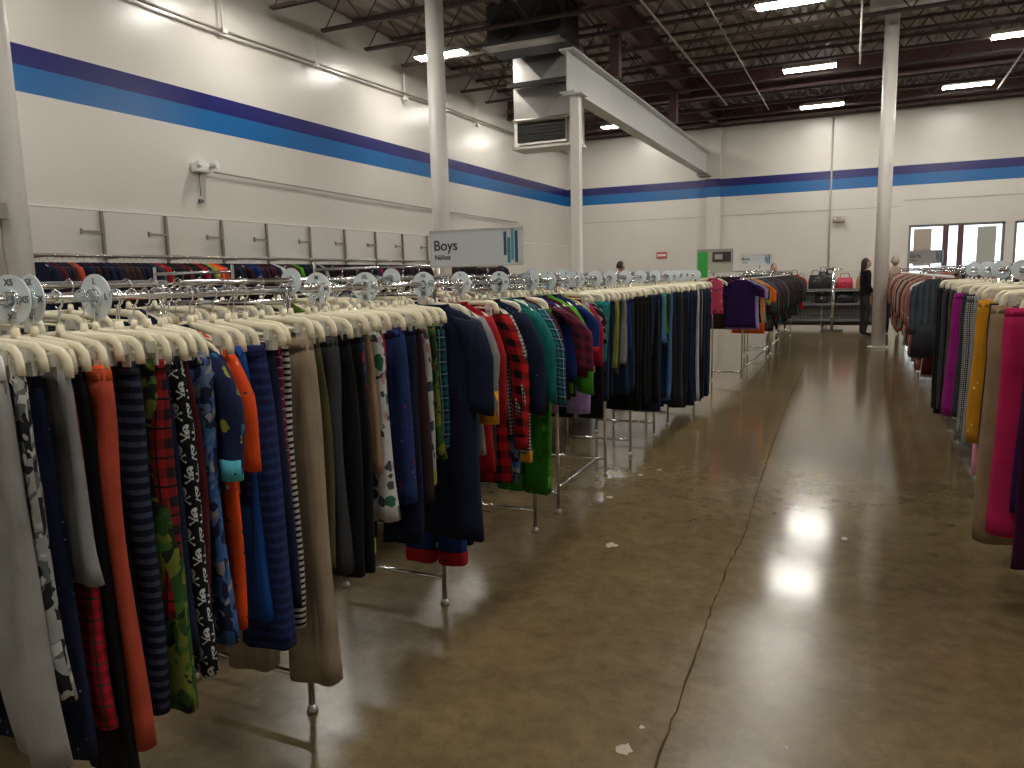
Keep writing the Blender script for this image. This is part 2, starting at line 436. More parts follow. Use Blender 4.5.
pipe('wall_conduit', [(-.9, YB-.04, .1), (-.9, YB-.04, 5.8)], .024, M['poster2'], 'vertical grey conduit on the back wall below the farthest light')
pipe('hanging_conduit', [(-.16, 14.2, 4.82), (-.16, 14.2, 5.9)], .016, M['white'], 'thin white tube hanging from the roof left of the aisle column')
o = MB().box((-.66, YB-.06, 2.93), (.32, .12, .16)).build('emergency_light', M['poster'], None, bevel=.01); tag(o, 'small beige emergency light on the back wall beside the vertical conduit', 'emergency light')
for sx in (-.1, .1): MB().tube([(-.66+sx, YB-.12, 2.93), (-.66+sx, YB-.18, 2.9)], .05, 12).build('lamp_head', M['whiteplastic'], o)
o = MB().box((XL+.08, 8.56, 3.2), (.13, .3, .14)).build('emergency_light', M['whiteplastic'], None, bevel=.012); tag(o, 'white twin head emergency light on the left wall above the clothes rail', 'emergency light')
for sy in (-.12, .12): MB().tube([(XL+.12, 8.56+sy, 3.24), (XL+.24, 8.56+sy*1.2, 3.25)], [.04, .06], 12).build('lamp_head', M['whiteplastic'], o)
MB().tube([(XL+.04, 8.72, 3.17), (XL+.04, 15.3, 3.07), (XL+.04, 20, 3.03)], .014, 6).build('conduit', M['seam'], o)
MB().tube([(XL+.03, 8.54, 3.13), (XL+.03, 8.54, 2.8)], .006, 5).box((XL+.03, 8.54, 2.72), (.04, .07, .05)).build('test_switch', M['greyink'], o)
o = MB().box((-5.82, YB-.02, 2.07), (.34, .02, .19)).build('wall_sign', M['redp'], bevel=.003); tag(o, 'small red and white sign on the back wall above the boys racks', 'sign')
MB().box((-5.82, YB-.034, 2.07), (.28, .01, .07)).build('white_panel', M['whiteplastic'], o)

# ------------------------------------------------------------------ heating unit and duct
du = empty('air_duct', (-5.2, 14.0, 3.96)); tag(du, 'shiny galvanised duct box with a black grille hanging behind the square column', 'duct')
def pyr(x0, x1, z0, z1, y, mb, d=-.12):
    # cross-broken panel: four triangles meeting at a slightly raised centre
    c_ = ((x0+x1)/2, y+d, z0+.03); P = [(x0, y, z0), (x1, y, z0), (x1, y, z1), (x0, y, z1)]
    for i in range(4): mb.poly([P[i], P[(i+1) % 4], c_])
X0, X1 = -1.12, .16
MB().box(((X0+X1)/2, .30, .98), (X1-X0, .5, 1.86)).build('duct_box', M['galv'], du)
mb = MB(); pyr(X0+.01, X1-.01, 1.22, 1.9, .04, mb); pyr(X0+.01, X1-.01, .5, 1.16, .04, mb, -.16); mb.build('cross_broken_panel', M['galv'], du)
MB().box(((X0+X1)/2, -.08, 1.19), (X1-X0+.1, .1, .08)).build('support_bar', M['darkmetal'], du)
MB().box((-.50, -.02, .30), (1.0, .1, .46)).build('grille_frame', M['galv'], du)
g = MB().box((-.50, -.08, .29), (.98, .03, .36)).build('grille', M['black'], du)
gm = MB()
for k in range(6): gm.box((-.50, -.105, .14+k*.06), (.96, .02, .008))
gm.build('louvre', M['darkmetal'], g)
MB().box((-.50, -.14, .52), (1.16, .2, .03), ax=Matrix.Rotation(.35, 3, 'X')).build('grille_hood', M['galv'], du)
MB().box(((X0+X1)/2, .28, .03), (X1-X0+.06, .6, .05)).build('bottom_lip', M['steel'], du)
hu = empty('heating_unit', (-5.66, 13.2, 5.62)); tag(hu, 'large dark heating unit with two round fans hanging above the duct', 'heating unit')
MB().box((-.0, .3, .42), (1.55, .7, .84)).build('casing', M['unit'], hu, bevel=.015)
for sx in (-.38, .38):
    f = MB(); pts = []
    f.tube([(sx, -.1, .42), (sx, -.045, .42)], .27, 24)
    ff = f.build('fan_guard', M['black'], hu)
    h = MB()
    for r_ in (.08, .15, .22, .28): h.tube([(sx+cos(a*pi/12)*r_, -.11, .42+sin(a*pi/12)*r_) for a in range(25)], .006, 4, False)
    h.build('guard_ring', M['unit'], ff)
MB().box((0, -.12, .0), (1.5, .3, .03)).build('drip_tray', M['steel'], hu)
for sx in (-.7, .7): MB().tube([(sx, .3, .8), (sx, .3, .86)], .012, 6).build('hanger_rod', M['steel'], hu)

# ------------------------------------------------------------------ garments
def ring(cx, cy, z, w, t, n=16, p=.62, ph=0., amp=0., seed=0.):
    out = []
    for k in range(n):
        a = 2*pi*k/n; c_, s_ = cos(a), sin(a)
        x = cx + w/2*math.copysign(abs(c_)**p, c_)
        y = cy + t/2*math.copysign(abs(s_)**p, s_)
        y += amp*sin(x*46+ph) + amp*.6*sin(x*23+z*7+seed)
        out.append((x, y, z))
    return out
HEM = {}
def pants_mesh(L=.8, W=.30, T=.03, hem=.13, rise=.2, seed=0, lean=.0, hipw=1.04):
    r = random.Random(seed); ph = r.uniform(0, 6); s2 = r.uniform(0, 6); mb = MB(); R = []
    for i in range(5):
        t = i/4; z = -rise*1.02*t
        R.append(ring(0, 0, z, W*(.98-.06*t), T*(.6+.3*t-.3*t*t*t), 18, .6, ph, .003*t, s2))
    mb.rings(R)
    for sgn in (-1, 1):
        R = []; n = 15
        ln = lean + r.uniform(-.015, .022); fw = r.uniform(-.014, .014); k1 = r.uniform(3, 6)
        for i in range(n):
            t = i/(n-1); z = -.004-(L-.004)*t
            hp = min(1, t*L/rise)
            w = (W*.5)*(1-max(0, t-.2)/.8)+hem*max(0, t-.2)/.8
            w *= 1 + .05*sin(pi*hp)
            cx = sgn*W*.255 + sgn*ln*t + .007*sin(t*k1+ph)*t
            R.append(ring(cx, fw*t+.008*sin(t*k1+s2)*t, z+(0 if i < n-1 else r.uniform(-.008, .008)), w, T*(.6+.42*hp)*(1+.10*sin(t*k1*1.7+ph)+.08*max(0, t-.8)*5), 18, .62, ph+sgn, .0085*hp, s2))
        mb.rings(R); HEM[(sgn,)] = R[-1]
    return mb.mesh('trousers')
def band_mesh(W, T, h=.03, z=0):
    return MB().rings([ring(0, 0, z+.002, W*1.015, T*.7, 18), ring(0, 0, z-h, W*1.03, T*.9, 18)]).mesh('waistband')
def torso_mesh(L=.55, W=.36, T=.05, seed=0, flare=1.05):
    r = random.Random(seed); ph = r.uniform(0, 6); s2 = r.uniform(0, 6)
    prof = [(0, .34, .45), (-.015, .5, .5), (-.03, .72, .55), (-.05, .9, .65), (-.08, 1., .8), (-.16, 1., 1.), (-L*.5, .98, 1.05), (-L*.75, 1.01, 1.05), (-L*.93, 1.03*flare, 1.), (-L, 1.04*flare, .95)]
    return MB().rings([ring(0, 0, z, W*w, T*t, 20, .6, ph, .005*min(1, -z*6), s2) for z, w, t in prof]).mesh('shirt_body')
def sleeve_mesh(W=.36, Ls=.42, r0=.055, r1=.035, seed=0, out=.05, sg=1):
    r = random.Random(seed); pts = []; rs = []; n = 9
    x0 = W*.40
    fy = r.uniform(-.03, .015)
    for i in range(n):
        t = i/(n-1); x = x0 + (out+.03)*min(1, t*2.6)**.8 + out*.15*t; z = -.055 - Ls*t*(1 if t > .25 else .9)
        pts.append((sg*x, fy*t + .008*sin(t*5+seed), z)); rs.append(r0*(1-t)+r1*t)
    R = []
    for (x, y, z), q in zip(pts, rs): R.append([(x+q*cos(2*pi*k/12)*1.05, y+q*sin(2*pi*k/12)*.62+.003*sin(k*2.1+z*30), z+.25*q*(-sg)*cos(2*pi*k/12)) for k in range(12)])
    return MB().rings(R).mesh('sleeve'), pts[-1], rs[-1]
def collar_mesh(W=.36):
    w = W*.19
    return MB().tube([(w*cos(a), .022*sin(a), -.004-.012*(1-abs(cos(a)))) for a in [2*pi*k/14 for k in range(15)]], .008, 6, False).mesh('collar')
CACHE = {}
def cached(key, fn):
    if key not in CACHE: CACHE[key] = fn()
    return CACHE[key]
HEMS = {}
def make_pants(name, m, L, seed=0, W=.30, T=.036, hem=.15, band=None, cuff=None, loc=(0, 0, 0), rz=0., lean=0., full=True):
    key = ('p', round(L, 2), round(W, 2), round(T, 3), round(hem, 2), seed, lean)
    if cuff: CACHE.pop(key, None)
    o = link(name, cached(key, lambda: pants_mesh(L, W, T, hem, min(.22, L*.3), seed, lean)), m, None, loc, rz)
    if cuff: HEMS[key] = dict(HEM)
    if full: link('waistband', cached(('b', round(W, 2), round(T, 3)), lambda: band_mesh(W, T)), band or m, o)
    if cuff:
        if key not in HEMS: HEMS[key] = dict(HEM)
        for sg in (-1, 1):
            r_ = HEMS[key][(sg,)]; c_ = sum((Vector(p) for p in r_), Vector())/len(r_)
            rg = []
            for dz, k in ((.05, 1.03), (.045, 1.07), (.0, 1.06), (-.012, 1.0)):
                rg.append([(c_.x+(p[0]-c_.x)*k-.02*lean*0, c_.y+(p[1]-c_.y)*(k+.12), p[2]+dz) for p in r_])
            link('cuff', MB().rings(rg).mesh('cuff'), cuff, o)
    return o
def make_top(name, m, L=.55, seed=0, W=.36, T=.05, Ls=.42, sleeve=None, cuff=None, loc=(0, 0, 0), rz=0., full=True, cuff_len=.03, out=.05, r0=.052, r1=.034, collar=None, flare=1.05):
    o = link(name, cached(('t', round(L, 2), round(W, 2), round(T, 3), seed, flare), lambda: torso_mesh(L, W, T, seed, flare)), m, None, loc, rz)
    if Ls:
        for sg in (-1, 1):
            k = ('s', round(W, 2), round(Ls, 2), seed, out, sg, r0, r1)
            me, p, q = cached(k, lambda: sleeve_mesh(W, Ls, r0, r1, seed+sg, out, sg))
            s_ = link('sleeve', me, sleeve or m, o)
            if cuff: link('cuff', cached(k+('c',), lambda: MB().rings([[(p[0]+q*1.06*cos(2*pi*j/12), p[1]+q*.68*sin(2*pi*j/12), p[2]+dz) for j in range(12)] for dz in (cuff_len, -.025)]).mesh('cuff')), cuff, s_)
    if full: link('collar', cached(('c', round(W, 2)), lambda: collar_mesh(W)), collar or m, o)
    return o

# hangers -------------------------------------------------------------
def hanger_body(W=.34, drop=.020, th=.013, tall=.027):
    pts = [(-W/2, -drop-.046), (-W/2, -drop-.026), (-W/2+.004, -drop-.008), (-W/2+.02, -drop+.004), (-W/3, -drop*.6), (-W/6, -drop*.22), (0, .002), (W/6, -drop*.22), (W/3, -drop*.6), (W/2-.02, -drop+.004), (W/2-.004, -drop-.008), (W/2, -drop-.026), (W/2, -drop-.046)]
    R = []
    for i, (x, z) in enumerate(pts):
        a = pts[max(0, i-1)]; b_ = pts[min(len(pts)-1, i+1)]; d = Vector((b_[0]-a[0], b_[1]-a[1])).normalized(); nx, nz = -d.y, d.x
        h = tall/2*(1.05 if i in (0, 1, 11, 12) else (.8 if 4 < i < 8 else .95))
        R.append([(x+nx*h*cos(q), th/2*math.copysign(abs(sin(q))**.7, sin(q)), z+nz*h*cos(q)) for q in [2*pi*k/8 for k in range(8)]])
    mb = MB().rings(R)
    mb.tube([(-W*.46, 0, -drop-.02), (0, 0, -drop-.006), (W*.46, 0, -drop-.02)], .0045, 6); mb.tube([(0, 0, -.0), (0, 0, .028)], [.012, .007], 10)
    return mb.mesh('hanger')
def hook_mesh():
    pts = [(0, 0, .02), (0, 0, .045), (.006, 0, .058), (-.004, 0, .066)]
    pts += [(.0 + .021*cos(a), 0, .084+.021*sin(a)) for a in [-pi*.55+pi*1.5*k/10*1 for k in range(11)]]
    return MB().tube(pts, .0022, 5).mesh('hook')
def clip_mesh():
    return MB().box((0, 0, 0), (.026, .022, .05)).box((0, -.015, .018), (.02, .012, .028)).box((0, .015, .018), (.02, .012, .028)).mesh('clip')
HB = [hanger_body(.34), hanger_body(.31, .026), hanger_body(.37, .016)]; HK = hook_mesh(); CLP = clip_mesh()
HB2 = hanger_body(.36, .055, .01, .016)
def hanger(loc, rz, clip, mat, label, group=None, parts=True, var=0):
    nm = 'clip_hanger' if clip else 'hanger'
    o = link(nm, HB[var % 3] if clip else HB2, mat, None, loc, rz)
    if parts:
        link('hook', HK, M['chrome'], o)
        if clip:
            w = (.34, .31, .37)[var % 3]*.40
            for sx in (-1, 1): link('clip', CLP, M['clear'], o, (sx*w, 0, -.048))
    if clip and parts: o.rotation_euler[1] = RND.uniform(-.05, .05)
    tag(o, label, 'hanger', group); return o

# colours (linear)
c_navy = (.010, .014, .036); c_black = (.008, .008, .009); c_char = (.04, .042, .048); c_grey = (.22, .22, .22); c_red = (.42, .012, .02)
c_maroon = (.07, .010, .014); c_denim = (.02, .05, .12); c_white = (.62, .62, .60); c_khaki = (.27, .215, .15); c_teal = (.01, .22, .22)
C = {}
def cl(k, fn): C[k] = cloth('fabric_'+k, fn); return C[k]
cl('navy', f_heather(c_navy, .25)); cl('black', f_plain(c_black)); cl('charcoal', f_heather(c_char, .3)); cl('grey', f_heather(c_grey, .3))
cl('lightgrey', f_heather((.27, .27, .255), .14)); cl('red', f_plain((.33, .012, .018))); cl('maroon', f_plain(c_maroon)); cl('denim', f_heather((.014, .026, .055), .4)); cl('white', f_plain(c_white))
cl('khaki', f_heather(c_khaki, .12)); cl('teal', f_plain((.012, .15, .14))); cl('rust', f_heather((.40, .065, .035), .12)); cl('orange', f_print((.68, .075, .012), [(.05, .04, .04), (.7, .66, .6)], 26, .18, .8))
cl('brightblue', f_plain((.012, .075, .30))); cl('royal', f_plain((.012, .028, .15))); cl('purple', f_plain((.020, .006, .050))); cl('lavender', f_print((.36, .24, .50), [(.5, .4, .6), (.3, .16, .42)], 30, .2, .9))
cl('lime', f_plain((.06, .30, .02))); cl('yellow', f_plain((.80, .34, .01))); cl('limeyellow', f_plain((.30, .34, .05))); cl('greenpj', f_print((.028, .17, .012), [(.02, .12, .008), (.12, .42, .03)], 18, .35, .9))
cl('olive', f_plain((.07, .065, .03))); cl('magenta', f_plain((.26, .012, .17))); cl('hotpink', f_plain((.42, .015, .085))); cl('pink', f_plain((.62, .26, .33))); cl('mustard', f_print((.50, .22, .008), [(.8, .7, .5)], 22, .12, .5))
cl('pinkplaid', f_plaid((.42, .22, .25), (.20, .03, .06), (.6, .5, .5), .04)); cl('greycamo', f_camo([(.27, .28, .27), (.015, .015, .018), (.10, .11, .11), (.42, .42, .40)], 12))
cl('navydot', f_print(c_navy, [(.12, .2, .3)], 40, .12, .5)); cl('tartan', f_plaid((.50, .015, .03), (.16, .012, .02), (.035, .06, .05), .05))
cl('navystripe', f_hstripe((.010, .013, .03), (.045, .06, .10), .028, .45)); cl('greencamo', f_camo([(.025, .07, .018), (.13, .16, .025), (.015, .02, .012), (.05, .12, .02)], 11))
cl('redblack', f_plaid((.26, .012, .015), (.015, .01, .012), (.01, .01, .01), .07)); cl('skull', f_skull((.008, .008, .01), (.55, .58, .56), .052))
cl('bluecamo', f_camo([(.04, .11, .30), (.015, .02, .05), (.10, .16, .28), (.26, .25, .25)], 12)); cl('monster', f_print((.015, .022, .07), [(.03, .18, .28), (.35, .35, .04), (.3, .32, .33), (.02, .12, .22)], 18, .3, .8))
cl('aqua', f_plain((.08, .38, .46))); cl('bluestripe', f_hstripe((.012, .018, .07), (.018, .035, .12), .03, .4)); cl('redpl', f_plaid((.20, .01, .03), (.03, .02, .06), (.4, .35, .35), .03))
cl('bwstripe', f_hstripe((.008, .008, .008), (.50, .48, .45), .018, .55)); cl('sea', f_print((.025, .05, .18), [(.5, .05, .04), (.55, .38, .03), (.45, .12, .12), (.02, .02, .05), (.03, .12, .35)], 26, .4, .95))
cl('dino', f_print((.46, .46, .45), [(.03, .12, .07), (.05, .06, .08), (.40, .22, .26), (.04, .05, .07)], 20, .42, .95)); cl('redprint', f_print((.36, .012, .018), [(.02, .04, .14), (.3, .3, .35), (.02, .02, .04)], 24, .3, .8))
cl('navyprint', f_print((.015, .03, .11), [(.25, .02, .03), (.02, .06, .25), (.05, .1, .2)], 26, .2, .7)); cl('buffalo', f_check((.45, .012, .012), (.20, .010, .010), (.008, .007, .007), .075)); cl('checks', f_check((.5, .5, .46), (.15, .15, .14), (.01, .01, .01), .018))
cl('aquaplaid', f_plaid((.012, .02, .045), (.02, .16, .22), (.25, .4, .42), .05)); cl('maroonplaid', f_plaid((.14, .012, .03), (.02, .012, .03), (.12, .03, .06), .06)); cl('lightdenim', f_heather((.06, .13, .25), .3))
cl('whitepipe', f_vstripe((.01, .01, .012), (.4, .4, .42), .08, .82)); cl('brown', f_plain((.06, .035, .02))); cl('houndstooth', f_check((.5, .5, .5), (.1, .1, .1), (.01, .01, .01), .012)); cl('floral', f_print((.30, .10, .08), [(.5, .35, .3), (.06, .03, .04), (.35, .05, .05), (.5, .45, .4)], 22, .35, .9))
cl('floraldark', f_print((.03, .025, .035), [(.35, .12, .12), (.3, .28, .25), (.15, .05, .08)], 22, .28, .8)); cl('darkplum', f_plain((.045, .006, .025))); cl('slate', f_vstripe((.035, .045, .055), (.06, .075, .09), .05, .5)); cl('beige', f_plain((.42, .34, .26))); cl('green', f_plain((.02, .13, .05)))
cl('darkbrown', f_heather((.035, .02, .02), .3)); cl('plum', f_plain((.025, .010, .018))); cl('brightorange', f_plain((.75, .11, .02))); cl('pinkprint', f_print((.42, .05, .10), [(.10, .03, .10), (.55, .25, .30), (.08, .05, .15)], 20, .35, .9)); cl('crimson', f_plain((.30, .012, .045)))
cl('tan', f_plain((.26, .18, .11)))

ZR = 1.475       # front rail height
USED = {}
def uniq(lb):
    USED[lb] = USED.get(lb, 0)+1
    return lb
def hang(kind, mkey, x, y, zbot, label, cat, name, rz=0., group=None, hmat='cream', hlabel=None, hgroup=None, parts=True, seed=None, rail=ZR, **kw):
    """one hanger on the rail and one garment on the hanger"""
    sd = RND.randint(0, 5) if seed is None else seed
    hz = rail - .087 + .0
    hv = RND.randint(0, 2)
    hl = hlabel or 'cream hanger carrying the ' + label.split(' hanging')[0]
    ws = hl.split()
    if len(ws) > 16: hl = ' '.join(ws[:16])
    clipk = kind == 'pants'
    # hook centre (z +.084) sits on the rail
    hanger((x, y, hz), rz, clipk, M[hmat], hl, hgroup, parts, hv)
    if clipk:
        top = hz - .060
        o = make_pants(name, C[mkey], max(.2, top-zbot), sd, loc=(x, y, top), rz=rz, **kw)
    else:
        top = hz + .004
        o = make_top(name, C[mkey], loc=(x, y, top), rz=rz, seed=sd, L=max(.2, top-zbot), **kw)
    tag(o, label, cat, group); return o

XA = -1.70
# hero garments on the near side of the boys rack, front to back: (y, kind, fabric, bottom z, name, category, label, options)
P, T_ = 'pants', 'top'
HERO = [
 (.865, P, 'white', .62, 'leggings', 'leggings', 'pale grey leggings at the very left edge of the boys rack', dict(W=.26, dx=-.13)),
 (.93, P, 'lightgrey', .53, 'sweatpants', 'sweatpants', 'light heather grey sweatpants, the big pale pair at the left of the boys rack', dict(W=.35, T=.05, hem=.17, lean=.04, hmat='whiteplastic')),
 (.962, P, 'greycamo', .66, 'pajama_pants', 'pajama pants', 'grey, black and white camouflage pants beside the light grey sweatpants', dict(W=.36, T=.034, hem=.18, dx=.01)),
 (.995, P, 'navydot', .47, 'joggers', 'joggers', 'long navy joggers speckled with tiny dots behind the grey camouflage pants', dict(W=.30, dx=-.03)),
 (1.03, P, 'grey', .87, 'sweat_shorts', 'shorts', 'short mid grey sweatpants ending above red tartan pants', dict(W=.32, T=.036)),
 (1.055, P, 'tartan', .51, 'pajama_pants', 'pajama pants', 'red tartan pajama pants seen below the short grey sweatpants', dict(W=.31, dx=-.045)),
 (1.085, P, 'black', .38, 'trousers', 'trousers', 'long black trousers between the red tartan pants and rust red pants', dict(W=.31, dx=-.02)),
 (1.135, P, 'rust', .43, 'sweatpants', 'sweatpants', 'rust red sweatpants with an orange waist on the boys rack', dict(W=.36, T=.05, hem=.19, dx=.015, band='brightorange')),
 (1.165, P, 'black', .5, 'trousers', 'trousers', 'black trousers tucked behind the rust red sweatpants', dict(W=.28, dx=-.05)),
 (1.19, P, 'navystripe', .47, 'pajama_pants', 'pajama pants', 'dark navy pajama pants with grey horizontal stripes', dict(W=.32, T=.034)),
 (1.235, P, 'greencamo', .46, 'cargo_pants', 'cargo pants', 'green camouflage pants with a rounded hem on the boys rack', dict(W=.37, T=.05, hem=.19)),
 (1.262, P, 'redblack', .70, 'pajama_pants', 'pajama pants', 'red and black plaid pants just behind the green camouflage pants', dict(W=.33, dx=.02)),
 (1.285, P, 'navy', .61, 'joggers', 'joggers', 'plain navy joggers in front of the black skull print pants', dict(W=.30)),
 (1.325, P, 'skull', .52, 'pajama_pants', 'pajama pants', 'black pajama pants printed with white skulls and crossbones', dict(W=.33, T=.052, hem=.17)),
 (1.365, P, 'maroon', .66, 'joggers', 'joggers', 'maroon joggers between the skull print pants and blue camouflage pants', dict(W=.30)),
 (1.405, P, 'bluecamo', .55, 'pajama_pants', 'pajama pants', 'blue, black and tan camouflage pajama pants', dict(W=.33, T=.05, hem=.17)),
 (1.45, P, 'navy', .66, 'joggers', 'joggers', 'navy joggers behind the navy monster print pajama top', dict(W=.28, dx=-.04)),
 (1.465, T_, 'monster', .95, 'pajama_shirt', 'pajama top', 'navy monster print pajama top with light blue cuffs', dict(W=.32, Ls=.32, cuff='aqua', out=.05, dx=.03)),
 (1.50, P, 'orange', .56, 'pajama_pants', 'pajama pants', 'orange printed pajama pants below the matching orange top', dict(W=.31, T=.032)),
 (1.515, T_, 'orange', .92, 'pajama_shirt', 'pajama top', 'bright orange long sleeved pajama top with small bone print', dict(W=.32, Ls=.33, out=.055, r0=.05, r1=.045)),
 (1.55, P, 'brightblue', .55, 'joggers', 'joggers', 'bright blue joggers right behind the orange pajama top', dict(W=.32, dx=-.035)),
 (1.60, P, 'bluestripe', .45, 'pajama_pants', 'pajama pants', 'wide navy pajama pants with faint blue stripes', dict(W=.35, T=.075, hem=.18)),
 (1.635, P, 'navy', .55, 'joggers', 'joggers', 'navy joggers between the faintly striped pajama pants and red plaid pants', dict(W=.30)),
 (1.66, P, 'redpl', .75, 'pajama_pants', 'pajama pants', 'dark red plaid pants left of the black and white striped pants', dict(W=.31)),
 (1.705, P, 'bwstripe', .46, 'pajama_pants', 'pajama pants', 'black and cream narrow striped pants left of the khaki overalls', dict(W=.31, T=.034)),
 (1.795, P, 'khaki', .24, 'cargo_pants', 'cargo pants', 'long khaki cargo pants reaching lowest on the boys rack', dict(W=.36, T=.085, hem=.18)),
 (1.87, P, 'olive', .6, 'trousers', 'trousers', 'dark olive trousers tucked behind the khaki cargo pants', dict(W=.30)),
 (1.925, P, 'charcoal', .55, 'trousers', 'trousers', 'smooth charcoal trousers right of the khaki cargo pants', dict(W=.35, T=.08, hem=.18)),
 (1.985, P, 'black', .52, 'trousers', 'trousers', 'black trousers right behind the smooth charcoal trousers', dict(W=.32, T=.04)),
 (2.02, P, 'black', .51, 'joggers', 'joggers', 'black joggers in front of the colourful sea print pants', dict(W=.31)),
 (2.075, P, 'sea', .56, 'pajama_pants', 'pajama pants', 'blue pajama pants with a colourful sea creature print and yellow cuffs', dict(W=.30, T=.034, hem=.11, cuff='limeyellow')),
 (2.12, P, 'tan', .85, 'shorts', 'shorts', 'tan shorts just left of the white dinosaur print pants', dict(W=.30)),
 (2.165, P, 'dino', .66, 'pajama_pants', 'pajama pants', 'white pajama pants printed with dark green dinosaurs', dict(W=.35, T=.065, hem=.17)),
 (2.215, P, 'redprint', .64, 'pajama_pants', 'pajama pants', 'red pajama pants with small blue and white figures', dict(W=.31)),
 (2.29, P, 'navyprint', .69, 'pajama_pants', 'pajama pants', 'blue pajama pants with a sparse red print beside the red printed pair', dict(W=.36, T=.075, hem=.18)),
 (2.345, P, 'navy', .50, 'joggers', 'joggers', 'long navy joggers reaching below the blue printed pajama pants', dict(W=.33, T=.04, hem=.16)),
 (2.385, P, 'redprint', .72, 'pajama_pants', 'pajama pants', 'second red printed pajama pants, just left of the maroon joggers and dinosaur pair', dict(W=.30)),
 (2.43, P, 'darkbrown', .65, 'joggers', 'joggers', 'dark brown joggers left of the second dinosaur print pants', dict(W=.31)),
 (2.50, P, 'dino', .71, 'pajama_pants', 'pajama pants', 'pale dinosaur pants with yellow cuffs left of the large navy robe', dict(W=.31, cuff='limeyellow', hem=.11)),
 (2.55, P, 'greencamo', .8, 'shorts', 'shorts', 'dark green printed shorts between the dinosaur pants and navy robe', dict(W=.31)),
 (2.60, P, 'lime', .86, 'shorts', 'shorts', 'lime green shorts showing as a thin strip left of the navy robe', dict(W=.31)),
 (2.66, P, 'aquaplaid', .8, 'shorts', 'shorts', 'dark teal plaid shorts just left of the navy robe', dict(W=.33)),
 (2.75, T_, 'navy', .40, 'robe', 'robe', 'large dark navy robe with long sleeves hanging by the front rail', dict(W=.42, Ls=.38, T=.07, out=.04, r0=.07, r1=.055, hmat='whiteplastic', dx=.05)),
 (2.83, P, 'royal', .24, 'pajama_pants', 'pajama pants', 'long blue pajama pants with red hems below the navy robe', dict(W=.34, T=.05, hem=.14, cuff='red')),
 (2.90, P, 'black', .30, 'joggers', 'joggers', 'long black joggers hanging behind the blue pants with red hems', dict(W=.32)),
 (2.95, T_, 'grey', .72, 'sweatshirt', 'sweatshirt', 'grey sweatshirt with a yellow block on its sleeves', dict(W=.36, Ls=.44, cuff='yellow', cuff_len=.12, out=.06, r0=.055, r1=.045)),
 (3.02, T_, 'red', .62, 'pajama_shirt', 'pajama top', 'plain red long sleeved top left of the buffalo plaid pajamas', dict(W=.36, Ls=.45, out=.05)),
 (3.10, P, 'charcoal', .60, 'joggers', 'joggers', 'charcoal joggers between the plain red top and buffalo plaid', dict(W=.33)),
 (3.17, T_, 'buffalo', .52, 'pajama_shirt', 'pajama top', 'red and black buffalo plaid pajama with long sleeves', dict(W=.36, Ls=.62, cuff='red', out=.06)),
 (3.25, T_, 'checks', .75, 'shirt', 'shirt', 'black and white checked shirt behind the buffalo plaid pajama', dict(W=.36, Ls=.48)),
 (3.34, T_, 'navydot', .80, 'jacket', 'jacket', 'dark navy jacket right of the black and white checked shirt', dict(W=.38, Ls=.50, T=.07, out=.06, r0=.06, r1=.05)),
 (3.42, P, 'bluecamo', .46, 'pajama_pants', 'pajama pants', 'blue and white printed pants hanging low behind the buffalo plaid pajama', dict(W=.32)),
 (3.50, T_, 'teal', .86, 'shirt', 'shirt', 'teal long sleeved shirt left of the aqua plaid shirt', dict(W=.37, Ls=.47, out=.07)),
 (3.54, P, 'bwstripe', .55, 'pajama_pants', 'pajama pants', 'black and white striped pajama pants with yellow cuffs in the low gap', dict(W=.33, cuff='yellow', hem=.12)),
 (3.60, T_, 'aquaplaid', .83, 'jacket', 'jacket', 'aqua and black plaid flannel shirt with long sleeves', dict(W=.38, Ls=.50, T=.06, out=.07, r0=.06, r1=.05)),
 (3.66, T_, 'maroon', .78, 'shirt', 'shirt', 'maroon shirt between the aqua plaid shirt and green footed pajama', dict(W=.36, Ls=.38)),
 (3.71, P, 'greenpj', .33, 'pajama_pants', 'pajama pants', 'long bright green pajama pants with feet reaching low', dict(W=.36, T=.07, hem=.16, dx=.05)),
 (3.76, P, 'redblack', .55, 'pajama_pants', 'pajama pants', 'red and black plaid pants left of the green footed pajama', dict(W=.30)),
 (3.82, T_, 'maroonplaid', .86, 'shirt', 'shirt', 'maroon plaid shirt whose sleeve sticks out to the aisle', dict(W=.38, Ls=.34, out=.14, r0=.06, r1=.045)),
 (3.88, T_, 'royal', .82, 'shirt', 'shirt', 'royal blue shirt behind the maroon plaid shirt', dict(W=.36, Ls=.42)),
 (3.96, T_, 'maroon', .80, 'sweatshirt', 'sweatshirt', 'dark maroon sweatshirt left of the lime green hoodie', dict(W=.37, Ls=.4, out=.08)),
 (4.05, T_, 'lime', .83, 'hoodie', 'hoodie', 'lime green long sleeved hoodie on the boys rack', dict(W=.38, Ls=.50, T=.07, out=.08, r0=.06, r1=.05)),
 (4.12, T_, 'navy', .8, 'sweatshirt', 'sweatshirt', 'navy sweatshirt between the lime hoodie and blue tee', dict(W=.36, Ls=.42)),
 (4.18, T_, 'royal', .86, 'tee', 'shirt', 'royal blue top with red trimmed sleeves right of the lime hoodie', dict(W=.37, Ls=.28, cuff='red', out=.08)),
 (4.25, T_, 'limeyellow', .9, 'tee', 'shirt', 'yellow green tee showing a thin edge before the bright red top', dict(W=.36, Ls=.25)),
 (4.31, P, 'lavender', .66, 'leggings', 'leggings', 'pale lavender printed leggings hanging under the red top', dict(W=.36, T=.06, dx=.04)),
 (4.37, T_, 'crimson', .90, 'shirt', 'shirt', 'crimson long sleeved top just left of the teal shorts', dict(W=.36, Ls=.38, out=.045, r0=.055, r1=.05)),
 (4.45, T_, 'greycamo', .9, 'tee', 'shirt', 'grey patterned tee squeezed between the crimson top and blue pants', dict(W=.36, Ls=.25)),
